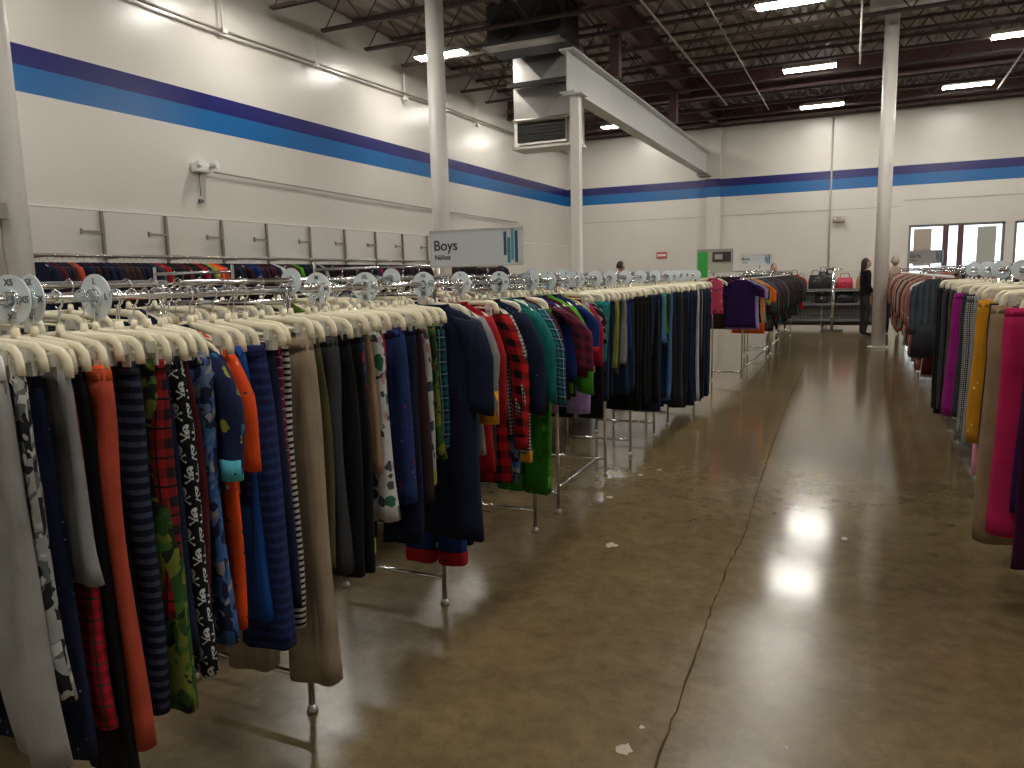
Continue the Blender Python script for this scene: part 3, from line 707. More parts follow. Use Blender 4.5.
 (4.52, P, 'royal', .75, 'shorts', 'shorts', 'royal blue long shorts left of the teal shorts', dict(W=.36, T=.05)),
 (4.61, P, 'teal', .95, 'shorts', 'shorts', 'teal green shorts, the only ones of that colour', dict(W=.40, T=.12, hem=.2, dx=.05)),
 (4.72, P, 'navy', .72, 'joggers', 'joggers', 'navy joggers directly right of the teal shorts', dict(W=.36, T=.05)),
 (4.86, P, 'denim', .66, 'jeans', 'jeans', 'dark denim jeans between the teal shorts and yellow green pants', dict(W=.36, T=.06, hem=.16)),
 (5.04, P, 'limeyellow', .86, 'shorts', 'shorts', 'pale yellow green long shorts standing out among dark jeans', dict(W=.36, T=.05)),
 (5.14, P, 'charcoal', .80, 'shorts', 'shorts', 'charcoal shorts right of the yellow green long shorts', dict(W=.36, T=.05)),
 (5.24, P, 'grey', .86, 'shorts', 'shorts', 'mid grey shorts near the middle of the dark pants section', dict(W=.36, T=.06)),
 (5.38, P, 'royal', .95, 'shorts', 'shorts', 'small blue violet shorts right of the mid grey shorts', dict(W=.34, T=.06)),
 (5.50, P, 'tan', .88, 'shorts', 'shorts', 'tan shorts right of the small blue violet shorts', dict(W=.34, T=.05)),
 (6.38, P, 'lightdenim', .92, 'shorts', 'shorts', 'blue denim shorts near the far end of the boys rack', dict(W=.38, T=.1, hem=.2)),
 (6.46, P, 'lime', .99, 'shorts', 'shorts', 'lime striped edge of shorts right behind the blue denim shorts', dict(W=.37, T=.03, hem=.2)),
 (6.74, P, 'lightdenim', .36, 'track_pants', 'track pants', 'bright blue track pants among the dark pants at the far end', dict(W=.37, T=.07, hem=.18)),
 (7.90, P, 'whitepipe', .17, 'track_pants', 'track pants', 'black track pants with white piping at the far end of the rack', dict(W=.37, T=.07, hem=.18)),
 (8.10, P, 'grey', .20, 'track_pants', 'track pants', 'slim grey track pants near the far end of the boys rack', dict(W=.36, T=.05, hem=.16)),
 (8.47, P, 'black', .25, 'track_pants', 'track pants', 'last black track pants at the far end of the boys rack', dict(W=.36, T=.06, hem=.16)),
]
def fixkw(kw):
    kw = dict(kw)
    for k in ('band', 'cuff', 'sleeve', 'collar'):
        if k in kw: kw[k] = C[kw[k]]
    return kw
for (y, kind, mk, zb, name, cat, lb, kw) in HERO:
    kw = fixkw(kw); off = (.05 if kw.get('W', .3) < .34 else .03) if kind == P and y < 2.6 else (.0 if kind == P else (.02 if y > 2.6 else -.02))
    off += kw.pop('dx', 0)
    if kind == P and y < 2.6: kw.setdefault('lean', .02)
    hang(kind, mk, XA+off, y, zb, lb, cat, name, rz=RND.uniform(-.2, .2), **kw)
# the quiet dark ones between: same-looking copies share a label and group by section
sect = [(4.66, 5.0, 'between the teal shorts and the yellow green shorts'), (5.0, 6.3, 'between the tan shorts and the denim shorts'), (6.3, 7.0, 'around the bright blue track pants'), (7.0, 8.6, 'at the far end of the boys rack')]
cw = {'navy': 'navy', 'black': 'black', 'charcoal': 'charcoal', 'denim': 'dark denim', 'whitepipe': 'white striped', 'bluestripe': 'deep blue'}
hero_y = [h[0] for h in HERO]
y = 4.68; i = 0
while y < 8.6:
    if min(abs(y-h) for h in hero_y) > .035:
        for a, b_, s_ in sect:
            if a <= y < b_: where = s_
        mk = RND.choice(['navy', 'black', 'navy', 'charcoal', 'denim', 'black', 'black'])
        short = y < 6.6 and RND.random() < .35
        zb = (.86 if short else (.60 if y < 6.5 else .22)) + RND.uniform(-.06, .08)
        if y > 5.7 and not short: zb = .45 - (y-5.7)*.13 + RND.uniform(-.05, .08)
        lb = '%s boys %s %s' % (cw[mk], 'shorts' if short else 'pants', where)
        hang(P, mk, XA, y, max(.14, zb), lb, 'shorts' if short else 'pants', 'shorts' if short else 'trousers', rz=RND.uniform(-.1, .1), group=lb, hgroup='cream hangers ' + where,
             hlabel='cream plastic clip hanger holding dark pants ' + where, W=.36, T=.055, hem=.17, full=(y < 6.5), seed=i % 5)
        i += 1
    y += .075
# back rail of the boys rack: mostly seen through the hangers
XB = -2.26; ZB = 1.505
y = .75; i = 0
bk = ['grey', 'navy', 'white', 'charcoal', 'red', 'denim', 'black', 'lightgrey', 'teal', 'maroon', 'pink', 'navy', 'beige', 'greencamo']
bn = {'grey': 'grey', 'navy': 'navy', 'white': 'white', 'charcoal': 'charcoal', 'red': 'red', 'denim': 'denim', 'black': 'black', 'lightgrey': 'pale grey', 'teal': 'teal', 'maroon': 'maroon', 'pink': 'pink', 'beige': 'beige', 'greencamo': 'green camouflage'}
while y < 8.5:
    mk = RND.choice(bk); tp = RND.random() < .35
    where = 'near end' if y < 2 else ('stretch before the Boys sign' if y < 3.9 else ('middle stretch' if y < 6 else 'far end'))
    lb = 'small %s %s, rear rail of the boys rack, %s' % (bn[mk], 'top' if tp else 'pants', where)
    hang(T_ if tp else P, mk, XB, y, RND.uniform(.72, .95), lb, 'top' if tp else 'pants', 'childrens_shirt' if tp else 'childrens_pants', rz=RND.uniform(-.15, .15), group=lb,
         hlabel='cream plastic hanger on the rear rail of the boys rack, ' + where, hgroup='rear rail hangers, '+where, rail=ZB, W=.30, full=False, seed=i % 5, **({'Ls': .25} if tp else {}))
    i += 1; y += .105 if y < 4 else .16

# ------------------------------------------------------------------ racks
def double_rack(y0, y1, xf, xb, zf, zb, lb, group, i0=.02, i1=.02, base_=True, r_=.0125):
    o = empty('clothes_rack', ((xf+xb)/2, (y0+y1)/2, 0)); L = y1-y0; tag(o, lb, 'clothes rack', group)
    hx = (xf-xb)/2; ya, yb = -L/2+i0, L/2-i1
    for sx, z in ((1, zf), (-1, zb)):
        MB().tube([(sx*hx, -L/2, z), (sx*hx, L/2, z)], r_, 12).build('hang_rail', M['chrome'], o)
        for yy in (ya, yb):
            MB().tube([(sx*hx, yy, .02), (sx*hx, yy, z)], .011, 10).build('upright', M['chrome'], o)
            MB().tube([(sx*hx, yy, 0), (sx*hx, yy, .01), (sx*hx, yy, .03)], [.02, .02, .011], 14).build('foot', M['steel'], o)
    for yy in (ya, yb):
        MB().tube([(-hx, yy, .13), (hx, yy, .13)], .011, 8).build('base_bar', M['chrome'], o)
        MB().tube([(-hx, yy, zf-.04), (hx, yy, zf-.04)], .010, 8).build('top_bar', M['chrome'], o)
    if base_: MB().tube([(hx*.8, ya, .13), (hx*.8, yb, .13)], .012, 8).build('base_rail', M['chrome'], o)
    return o
for y0, y1, s_, i0, i1, bb in ((.02, 1.96, 'nearest section, carrying the grey sweatpants', .3, .02, False), (2.02, 3.98, 'section under the Boys sign', .86, .02, False), (4.04, 5.33, 'section carrying the teal shorts', .3, .02, True), (5.4, 7.1, 'section carrying the blue track pants', .6, .3, False), (7.15, 8.75, 'far end section', .2, .1, False)):
    double_rack(y0, y1, -1.70, -2.26, ZR, ZB, 'chrome double rail boys clothes rack, ' + s_, 'boys clothes racks', i0, i1, bb)
double_rack(10.3, 13.9, -1.45, -1.85, ZR, ZB, 'chrome double rail rack behind the boys rack, carrying the purple tee', 'second left racks', .35)
double_rack(14.1, 18.6, -1.45, -1.85, ZR, ZB, 'chrome double rail rack at the far end of the left aisle side', 'second left racks', .2)
for y0, y1, s_ in ((2.6, 5.24, 'nearest section, carrying the khaki and pink pants'), (5.3, 7.33, 'section carrying the magenta pants')):
    double_rack(y0, y1, .79, 1.36, ZR, ZB, 'chrome double rail rack on the right, ' + s_, 'right racks', .4)
double_rack(7.42, 12.2, .79, 1.36, ZR, ZB, 'chrome double rail rack on the right carrying the dark grey dress', 'right racks', .4)
double_rack(12.4, 18.8, .79, 1.36, ZR, ZB, 'chrome double rail rack on the right beyond the round column', 'right racks', .4)

# size rings ----------------------------------------------------------
def size_ring(x, y, z, txt, lb, group, letters=True, rz=0.):
    n = 28; R = []
    for (r, yy) in ((.055, -.0015), (.055, .0015), (.021, .0015), (.021, -.0015)):
        R.append([(r*cos(2*pi*k/n), yy, r*sin(2*pi*k/n)) for k in range(n)])
    mb = MB(); b = 0
    me = cached('ring', lambda: MB().rings(R+[R[0]], False, False).mesh('size_ring'))
    o = link('size_ring', me, M['disc'], None, (x, y, z), rz)
    link('hub', cached('hub', lambda: MB().rings([[(r*cos(2*pi*k/16), yy, r*sin(2*pi*k/16)) for k in range(16)] for r, yy in ((.025, -.008), (.025, .008), (.019, .008), (.019, -.008), (.025, -.008))], False).mesh('hub')), M['disc'], o)
    if letters:
        for ang in (90, 0, 180, 270):
            a = math.radians(ang); rr = .038
            for side in (-1,):
                text('size_text', txt, .021, M['greyink'], o, (rr*cos(a)-.0, -.0028, rr*sin(a)-.007), (pi/2, 0, 0), 'CENTER')
    tag(o, lb, 'size divider', group); return o
sz = [(1.06, 'XS', .17), (1.105, '5X', -.1), (1.265, 'L', 0), (2.10, 'M', .0), (2.38, 'XL', .05), (2.8, 'XS', 0), (3.13, 'S', 0), (3.55, 'M', .05), (3.95, '6', 0), (4.22, '7', 0), (4.53, '8', 0), (4.73, '8', 0)]
wh = ['first size ring at the left end of the boys rail, lettered XS', 'second size ring from the left end, lettered 5X', 'size ring lettered L right of the two leftmost rings', 'size ring lettered M above the charcoal trousers',
      'size ring lettered XL above the red printed pants', 'size ring lettered XS left of the Boys sign', 'small size ring under the Boys sign', 'size ring just right of the Boys sign, above the teal shirt', 'size ring above the lime green hoodie, left one', 'size ring above the lime green hoodie, right one', 'size ring above the royal blue long shorts', 'size ring above the navy joggers right of the teal shorts']
for (y, t, rz), lb in zip(sz, wh): size_ring(XA, y, ZR-.0, t, lb, 'size rings on the boys rail', True, rz)
for y in (5.1, 5.45, 5.85, 6.3, 6.8, 7.3, 7.6, 7.9, 8.2, 8.5, 8.7):
    size_ring(XA, y, ZR, '', 'pale blue size ring on the far half of the boys rail', 'far size rings on the boys rail', False, RND.uniform(-.1, .1))
for y in (2.62, 3.4, 5.3, 5.9): size_ring(XB, y, ZB, '', 'pale blue size ring on the rear rail of the boys rack', 'rear size rings', False)
for y in (3.2, 3.75, 4.3, 4.9, 5.6, 6.2, 6.9): size_ring(.79, y, ZR, '', 'pale size ring on the rail of the right hand rack', 'size rings on the right rail', False)

# signs ---------------------------------------------------------------
def dept_sign(loc, w, h, main, sub, lb, board='sign', ink='ink', s=1.):
    o = MB().box((0, 0, h/2), (w, .012, h)).build('department_sign', M[board], None, loc, bevel=.002)
    ed = MB(); 
    for z in (.002, h-.002): ed.box((0, 0, z), (w+.006, .02, .008))
    for x in (-w/2, w/2): ed.box((x, 0, h/2), (.006, .02, h))
    ed.build('edge_frame', M['clear'] if board == 'sign' else M[board], o)
    for bx, z0, z1, m_ in ((.818, .27, .90, 'navybar'), (.857, .06, .74, 'tealbar'), (.895, .14, .97, 'tealbar2'), (.935, .07, .91, 'navybar')):
        MB().box(((bx-.5)*w, -.0075, (z0+z1)/2*h), (w*.029, .002, (z1-z0)*h)).build('colour_bar', M[m_], o)
    if main: text('sign_text', main, h*.40, M[ink], o, (-w*.465, -.0075, h*.46), (pi/2, 0, 0))
    if sub: text('sign_text', sub, h*.21, M[ink], o, (-w*.455, -.0075, h*.20), (pi/2, 0, 0))
    MB().tube([(w*.12, 0, -.05), (w*.12, 0, .0)], .008, 8).box((w*.12, 0, -.004), (.12, .03, .008)).build('sign_holder', M['chrome'], o)
    tag(o, lb, 'sign'); return o
bs = dept_sign((-1.99, 3.86, 1.565), .585, .205, 'Boys', 'Niños', 'white department sign reading Boys above the boys rack')
dept_sign((-1.37, 11.3, 1.585), .42, .15, 'Boys', 'Niños', 'small distant white department sign above the rack with the purple tee')
dept_sign((.675, 10.2, 1.545), .36, .15, 'Girls', 'Niñas', 'grey department sign in front of the storefront window', 'signgrey')
# floor standing poster
ps = empty('framed_poster', (-1.79, 10.42, 1.50)); tag(ps, 'grey framed poster with a green strip standing on the rack behind the boys rack', 'poster')
MB().box((0, 0, .14), (.45, .02, .30)).build('board', plain('poster_cream', (.45, .46, .36), .6), ps)
MB().box((-.155, -.014, .10), (.13, .006, .34)).build('green_strip', M['green'], ps)
MB().box((.09, -.014, .20), (.24, .006, .13)).build('dark_picture', M['darkmetal'], ps); MB().box((.05, -.019, .20), (.10, .003, .07)).build('pale_patch', M['poster'], ps)
MB().box((0, 0, .295), (.47, .03, .018)).build('top_frame', M['signgrey'], ps)
for sx in (-1, 1): MB().box((sx*.23, 0, .14), (.012, .03, .3)).build('side_frame', M['signgrey'], ps)
MB().tube([(0, 0, -.03), (0, 0, 0)], .008, 6).build('holder', M['steel'], ps)

# ------------------------------------------------------------------ second left rack (purple tee ...)
LB2 = [(10.42, T_, 'purple', .76, 'tee', 'plain dark purple tee facing the boys rack', dict(W=.38, Ls=.17, out=.05, T=.06, r0=.07, r1=.065, hmat='whiteplastic')),
 (10.62, T_, 'lavender', .72, 'tee', 'pale lavender tee right behind the dark purple tee', dict(W=.42, Ls=.2, out=.08)),
 (10.8, T_, 'navy', .8, 'tee', 'navy tee behind the pale lavender tee', dict(W=.42, Ls=.22, out=.08)),
 (11.0, T_, 'limeyellow', .8, 'tee', 'yellow green tee behind the navy tee on the purple tee rack', dict(W=.42, Ls=.3, out=.08)),
 (11.25, T_, 'brightorange', .62, 'tee', 'bright orange tee on the rack behind the purple tee', dict(W=.42, Ls=.28, out=.12)),
 (11.5, T_, 'lightgrey', .75, 'tee', 'light grey tee behind the bright orange tee', dict(W=.40, Ls=.22))]
for (y, kind, mk, zb, name, lb, kw) in LB2:
    hang(kind, mk, -1.45, y, zb, lb, 'shirt', name, rz=RND.uniform(-.05, .1), **fixkw(kw))
hang(T_, 'pinkprint', -1.80, 10.36, .95, 'pink and blue printed vest at the near end of the purple tee rack', 'vest', 'vest', W=.26, Ls=0, T=.07, rail=ZB)
hang(P, 'floraldark', -1.87, 10.6, .95, 'dark printed shorts at the near end of the second left rack', 'shorts', 'shorts', rail=ZB, W=.3)
y = 11.75; i = 0
lc = ['black', 'charcoal', 'darkbrown', 'plum', 'navy', 'charcoal', 'black', 'maroon', 'green']
ln = {'black': 'black', 'charcoal': 'charcoal', 'darkbrown': 'dark brown', 'plum': 'plum', 'navy': 'navy', 'maroon': 'maroon', 'green': 'dark green'}
while y < 18.3:
    mk = RND.choice(lc); where = 'nearer half' if y < 14.8 else 'farther half'
    lb = '%s long sleeved jacket on the far left rack, %s' % (ln[mk], where)
    hang(T_, mk, -1.46, y, RND.uniform(.55, .7), lb, 'jacket', 'jacket', rz=RND.uniform(-.1, .15), group=lb, hlabel='white hanger on the far left rack, ' + where, hgroup='far left rack hangers, '+where,
         hmat='whiteplastic', W=.42, Ls=.48, T=.1, out=.08, full=False, r0=.07, r1=.05, seed=i % 4)
    i += 1; y += .17
hang(T_, 'red', -1.4, 18.5, .62, 'red and yellow printed sweater closing the far left rack', 'sweater', 'sweater', W=.40, Ls=.3, T=.1)
for k in range(12):
    mk = RND.choice(lc); lb = 'dark top on the rear rail of the second left rack'
    hang(T_, mk, -1.9, 11.0+k*.6, .7, lb, 'shirt', 'shirt', group=lb, hlabel='white hanger on the rear rail of the second left rack', hgroup='second left rear hangers', rail=ZB, hmat='whiteplastic', W=.38, Ls=.4, T=.1, full=False, parts=False, seed=k % 4)

# ------------------------------------------------------------------ right racks
XC = .79
RT = [(3.20, P, 'purple', .5, 'deep purple pants at the right edge beside hot pink pants', dict()),
 (3.34, P, 'darkplum', .33, 'dark plum pants reaching lowest at the right edge', dict(hem=.17)),
 (3.48, P, 'purple', .52, 'violet pants hanging right behind the plum ones', dict(T=.05, dx=.02)),
 (3.60, P, 'hotpink', .40, 'hot pink pants on the right rack', dict(T=.10, hem=.2, dx=-.045)),
 (3.72, P, 'black', .55, 'black pants between the hot pink and khaki ones on the right', dict()),
 (3.84, P, 'tan', .29, 'long khaki tan pants near the right edge', dict(T=.11, hem=.2, dx=-.065)),
 (3.95, P, 'charcoal', .5, 'charcoal pants just behind the long khaki tan pants', dict()),
 (4.05, P, 'black', .55, 'wide black pants right of the mustard pants', dict(T=.10, hem=.19, dx=-.04)),
 (4.17, P, 'purple', .45, 'dark purple pants low behind the wide black pants on the right', dict(T=.05, dx=.03)),
 (4.26, P, 'black', .6, 'black pants immediately right of the mustard studded pants', dict(T=.05)),
 (4.42, P, 'mustard', .62, 'mustard yellow pants with small pale studs', dict(T=.13, hem=.2, dx=-.045)),
 (4.60, P, 'beige', .60, 'cream beige pants left of the mustard pants', dict(T=.035, W=.40, dx=.02)),
 (4.76, P, 'pink', .36, 'pale pink pants reaching below the mustard pair', dict(T=.05, dx=.035)),
 (4.92, P, 'grey', .48, 'grey pants between the pale pink and patterned pants', dict(T=.05)),
 (5.12, P, 'houndstooth', .50, 'black and white houndstooth pants on the right rack', dict(T=.10, hem=.2, dx=-.02)),
 (5.32, P, 'black', .50, 'black pants between the magenta and houndstooth pants', dict(T=.07)),
 (5.50, P, 'charcoal', .55, 'charcoal pants right of the magenta pants', dict(T=.05)),
 (5.64, P, 'magenta', .54, 'bright magenta pants on the right rack', dict(T=.13, hem=.2, dx=-.035)),
 (5.84, P, 'black', .50, 'black pants immediately left of the magenta pants', dict(T=.07)),
 (6.04, P, 'navy', .50, 'navy pants second left of the magenta pants', dict(T=.07)),
 (6.24, P, 'olive', .60, 'olive pants between the navy and the end black pants', dict(T=.06)),
 (6.45, P, 'black', .45, 'black leggings third from the far end of the right pants rail', dict(T=.07)),
 (6.72, P, 'charcoal', .40, 'charcoal pants second from the far end of the right pants rail', dict(T=.07)),
 (6.98, P, 'black', .32, 'black pants one before the far end of the right rail', dict(T=.09, hem=.18)),
 (7.2, P, 'black', .33, 'last long black pants on the right pants rail', dict(T=.09, hem=.18))]
for (y, kind, mk, zb, lb, kw) in RT:
    kw = dict(kw); kw.setdefault('lean', .02)
    hang(kind, mk, XC+kw.pop('dx', 0), y, zb, lb, 'pants', 'leggings' if 'legging' in lb else 'womens_pants', rz=RND.uniform(-.12, .12), **dict(dict(W=.42, hem=.18), **kw))
hang(T_, 'pinkplaid', .95, 7.5, .62, 'pink and maroon plaid shirt between black pants and the grey dress', 'shirt', 'shirt', W=.42, Ls=.5, T=.1, out=.02)
dr = hang(T_, 'slate', .60, 7.95, .92, 'dark slate grey dress with a belted waist and pleats facing the aisle', 'dress', 'dress', W=.29, Ls=.45, T=.1, out=.0, flare=1.12, hmat='whiteplastic')
link('skirt', MB().rings([ring(0, 0, -.42, .30, .11, 24), ring(0, 0, -.5, .31, .12, 24, .62, 0, .01), ring(0, 0, -.72, .34, .15, 24, .62, 0, .012)]).mesh('skirt'), C['charcoal'], dr)
rc = ['floral', 'floraldark', 'maroon', 'beige', 'charcoal', 'rust', 'pinkplaid', 'grey', 'black', 'floral', 'white', 'tan']
rn = {'floral': 'red floral', 'floraldark': 'dark floral', 'maroon': 'maroon', 'beige': 'beige', 'charcoal': 'charcoal', 'rust': 'rust red', 'pinkplaid': 'pink plaid', 'grey': 'grey', 'black': 'black', 'white': 'white', 'tan': 'tan'}
y = 8.32; i = 0
while y < 18.5:
    mk = RND.choice(rc); where = 'between the grey dress and the column' if y < 12.3 else 'beyond the round column'
    lb = '%s blouse on the right rack %s' % (rn[mk], where)
    hang(T_, mk, XC, y, RND.uniform(.38, .62), lb, 'blouse', 'blouse', rz=RND.uniform(-.15, .1), group=lb, hlabel='white hanger on the right rack ' + where, hgroup='right rack hangers '+where, hmat='whiteplastic',
         W=.42, Ls=.48, T=.09, out=.06, full=y < 10, r0=.065, r1=.05, seed=i % 5)
    i += 1; y += .14 if y < 12.3 else .22
y = 2.9; i = 0
while y < 18:
    mk = RND.choice(rc+['black', 'navy']); lb = 'womens garment on the rear rail of the right hand racks'
    hang(T_ if y > 7.5 else P, mk, 1.36, y, .6, lb, 'garment', 'womens_garment', group=lb, rail=ZB, hlabel='hanger on the rear rail of the right hand racks', hgroup='right rear hangers', W=.38, full=False, T=.08, parts=y < 8, seed=i % 4)
    i += 1; y += .2 if y < 8 else .6

# ------------------------------------------------------------------ left wall rail with dark clothes
XW = XL+.42
st_y = [5.85, 6.84, 7.84, 8.87, 9.84, 10.92, 11.93, 12.94, 13.94, 14.95, 15.95, 16.95, 17.95]
ordn = ['first', 'second', 'third', 'fourth', 'fifth', 'sixth', 'seventh', 'eighth', 'ninth', 'tenth', 'eleventh', 'twelfth', 'thirteenth']
for k, yy in enumerate(st_y):
    o = MB().box((XL+.06, yy, 1.5), (.035, .035, 1.92)).build('wall_standard', M['standard']); tag(o, '%s tall metal upright on the left wall, counted from the left' % ordn[k], 'wall upright', 'wall uprights above the dark clothes')
    MB().box((XL+.09, yy-.16, 2.19), (.022, .32, .028)).box((XL+.09, yy-.32, 2.19), (.03, .02, .07)).build('bracket_arm', M['standard'], o)
    MB().tube([(XL+.06, yy, 1.85), (XW, yy, 1.87)], .01, 6).build('rail_bracket', M['standard'], o)
o = MB().tube([(XW, 5.6, 1.87), (XW, 18.2, 1.87)], .016, 10).build('wall_rail', M['standard']); tag(o, 'long grey hanging rail along the left wall', 'clothes rail')
o = MB().tube([(XL+.1, 5.6, 1.9), (XL+.1, 18.2, 1.9)], .012, 8).build('wall_rail_back', M['standard']); o.parent = bpy.data.objects['wall_rail']; o.name = 'back_bar'
wc = ['black', 'black', 'black', 'charcoal', 'navy', 'darkbrown', 'navy', 'black', 'plum', 'charcoal', 'darkbrown', 'black', 'maroon']
special = {6.1: 'rust', 7.35: 'red', 8.0: 'red', 8.12: 'limeyellow', 8.28: 'brightorange', 8.32: 'rust', 8.8: 'plum', 9.0: 'royal', 9.5: 'white', 10.0: 'lime', 10.6: 'lightgrey', 12.2: 'royal', 12.3: 'red', 14.2: 'white', 14.6: 'white', 14.9: 'limeyellow'}
wn = dict(ln); wn.update({'rust': 'rust orange', 'brightorange': 'bright orange', 'red': 'red', 'limeyellow': 'yellow green', 'royal': 'blue violet', 'white': 'white', 'lime': 'lime green', 'lightgrey': 'pale grey', 'olive': 'olive'})
sp_used = set(); y = 5.72; i = 0
while y < 18.0:
    mk = RND.choice(wc)
    for sy, sk in special.items():
        if sy not in sp_used and abs(sy-y) < .08: mk = sk; sp_used.add(sy); break
    bay = sum(1 for s_ in st_y if s_ <= y)
    where = 'left of the first wall upright' if bay == 0 else 'just right of the %s wall upright' % ordn[bay-1]
    lb = '%s jacket on the left wall rail %s' % (wn[mk], where)
    o = make_top('jacket', C[mk], L=RND.choice([.7, .8]), seed=i % 5, W=.44, T=.075, Ls=.55, loc=(XW, y, 1.79), rz=RND.uniform(-.15, .15), full=False, out=.05, r0=.07, r1=.05)
    tag(o, lb, 'jacket', lb)
    h = link('hanger', HB2, M['whiteplastic'] if i % 3 else M['clear'], None, (XW, y, 1.783), 0); tag(h, 'hanger on the left wall rail %s' % where, 'hanger', 'wall rail hangers '+where)
    link('hook', HK, M['chrome'], h)
    i += 1; y += .092
# double row of dark clothes added behind the boys rack to block wall light
for y0, y1, s_ in ((.4, 4.85, 'nearer half'), (6.35, 10.2, 'farther half')):
    double_rack(y0, y1, -3.62, -4.18, 1.44, 1.44, 'added chrome double rail rack hidden behind the boys rack, ' + s_, 'added racks behind the boys rack', .2, .2, False)
    for xr, sd in ((-3.62, 'near rail'), (-4.18, 'far rail')):
        y = y0+.1; i = 0
        while y < y1-.08:
            mk = RND.choice(wc); lb = '%s pants on the added rack behind the boys rack, %s, %s' % (wn[mk], sd, s_)
            hang(P, mk, xr, y, RND.uniform(.3, .55), lb, 'pants', 'trousers', rz=RND.uniform(-.1, .1), group=lb, hgroup='hangers behind the boys rack', hlabel='cream hanger on the added rack behind the boys rack',
                 rail=1.44, W=.38, T=.07, hem=.18, full=False, parts=False, seed=i % 5)
            i += 1; y += .125
# mid-floor cross rails between boys rack and the wall
for (cx, cy, w, lbl) in ((-5.75, 5.3, 1.0, 'left'), (-3.9, 5.6, 1.3, 'right')):
    o = empty('clothes_rack', (cx, cy, 0)); tag(o, 'chrome single rail rack standing crosswise behind the boys rack, %s one' % lbl, 'clothes rack', 'crosswise racks')
    MB().tube([(-w/2, 0, 1.605), (w/2, 0, 1.605)], .014, 10).build('hang_rail', M['chrome'], o)
    for sx in (-1, 1):
        MB().tube([(sx*w/2, 0, .02), (sx*w/2, 0, 1.67)], .014, 10).build('upright', M['steel'], o)
        MB().tube([(sx*w/2, -.25, .02), (sx*w/2, .25, .02)], .014, 8).build('foot_bar', M['chrome'], o)
    for k in range(7):
        mk = wc[k]; lb = 'dark jacket hanging on the crosswise rack, %s one' % lbl
        g_ = make_top('jacket', C[mk], L=.75, seed=k % 4, W=.42, T=.09, Ls=.5, loc=(cx-w/2+.14+k*(w-.25)/6.5, cy, 1.50), rz=pi/2+RND.uniform(-.1, .1), full=False); tag(g_, lb, 'jacket', lb)
        h = link('hanger', HB2, M['clear'], None, (cx-w/2+.14+k*(w-.25)/6.5, cy, 1.518), pi/2); link('hook', HK, M['chrome'], h); tag(h, 'hanger on the crosswise rack, %s one' % lbl, 'hanger', 'crosswise rack hangers '+lbl)

# ------------------------------------------------------------------ handbag shelf at the back
sh = empty('bag_shelf', (-.75, 20.9, 0)); tag(sh, 'long grey wire display shelf holding handbags at the end of the aisle', 'shelf')
for x in (-1.15, -.15, 1.15, ):
    MB().box((x, 0, .76), (.04, .04, 1.46)).build('post', M['steel'], sh)
for z, dy in ((.22, 0), (.62, 0), (.98, 0)):
    s_ = MB().box((0, -.1, z), (2.34, .5, .02)); s_.box((0, -.35, z+.02), (2.34, .012, .05)); s_.build('shelf_board', plain('shelf_grey', (.2, .2, .2), .5, .5), sh)
MB().box((0, .03, .52), (2.3, .01, .86)).build('back_panel', plain('shelf_back', (.12, .12, .12), .6), sh)
gr = MB()
for k in range(18): gr.box((0, .02, .25+k*.07), (2.34, .006, .006))
for k in range(30): gr.box((-1.16+k*.08, .02, .85), (.005, .006, 1.25))
gr.build('wire_grid', M['steel'], sh)
for x in (-1.0, -.1, .85):
    MB().tube([(x-.02, -.3, .05), (x+.02, -.3, .05)], .05, 14).box((x, -.3, .12), (.05, .06, .1)).build('caster', M['black'], sh)
def bag(x, y, z, w, h, m, lb, dz=.12):
    R = []
    for t, sw, st in ((0, .86, .8), (.15, 1., 1.), (.6, .97, .9), (1., .82, .45)): R.append(ring(0, 0, h*t, w*sw, .13*st, 16, .5))
    o = MB().rings(R).build('handbag', m, None, (x, y, z), RND.uniform(-.15, .15)); tag(o, lb, 'handbag')
    MB().tube([(-w*.28, 0, h*.95), (-w*.24, 0, h+dz*.8), (0, 0, h+dz), (w*.24, 0, h+dz*.8), (w*.28, 0, h*.95)], .01, 6).build('strap', m, o)
    MB().box((0, -.06, h*.62), (w*.16, .02, .03)).build('clasp', M['chrome'], o)
bg = [(-1.72, .99, .30, .34, 'leather', 'black leather handbag at the left end of the bag shelf'), (-1.40, .99, .26, .30, 'leather', 'second black handbag from the left with a pale tag on the bag shelf'), (-1.06, .99, .34, .38, 'leather', 'large black handbag left of the middle shelf post'),
      (-.72, .99, .28, .42, 'leather', 'tall black handbag right of the middle shelf post'), (-.38, .99, .40, .30, 'redlea', 'wide red handbag at the right of the shelf'), (.02, .99, .3, .34, 'tanlea', 'tan handbag on the right end of the shelf beside the column'),
      (-1.56, .99, .26, .40, 'black', 'black backpack like bag squeezed between the two leftmost handbags'), (-.88, .99, .26, .46, 'black', 'tall dark bag squeezed between two black handbags near the middle post'),
      (-1.5, .63, .3, .26, 'leather', 'black bag on the middle board, left side'), (-.9, .63, .3, .26, 'leather', 'black bag on the middle board, centre'), (-.36, .63, .44, .30, 'leather', 'wide black bag on the middle board under the red handbag'), (.1, .63, .3, .26, 'tanlea', 'tan bag on the middle board under the tan handbag')]
for x, z, w, h, m_, lb in bg: bag(x, 20.72, z, w, h, M[m_], lb)
# T-stand in front of the shelf
ts = empty('display_stand', (-.62, 20.1, 0)); tag(ts, 'slim chrome display stand with a flat base in front of the bag shelf', 'display stand')
MB().tube([(0, 0, .02), (0, 0, 1.55)], .035, 12).build('pole', M['chrome'], ts); MB().box((0, 0, .015), (.5, .32, .03)).build('base', M['darkmetal'], ts)
MB().tube([(-.2, 0, 1.5), (.2, 0, 1.5)], .014, 8).tube([(-.2, 0, 1.5), (-.2, -.2, 1.46)], .01, 6).build('arm', M['chrome'], ts)

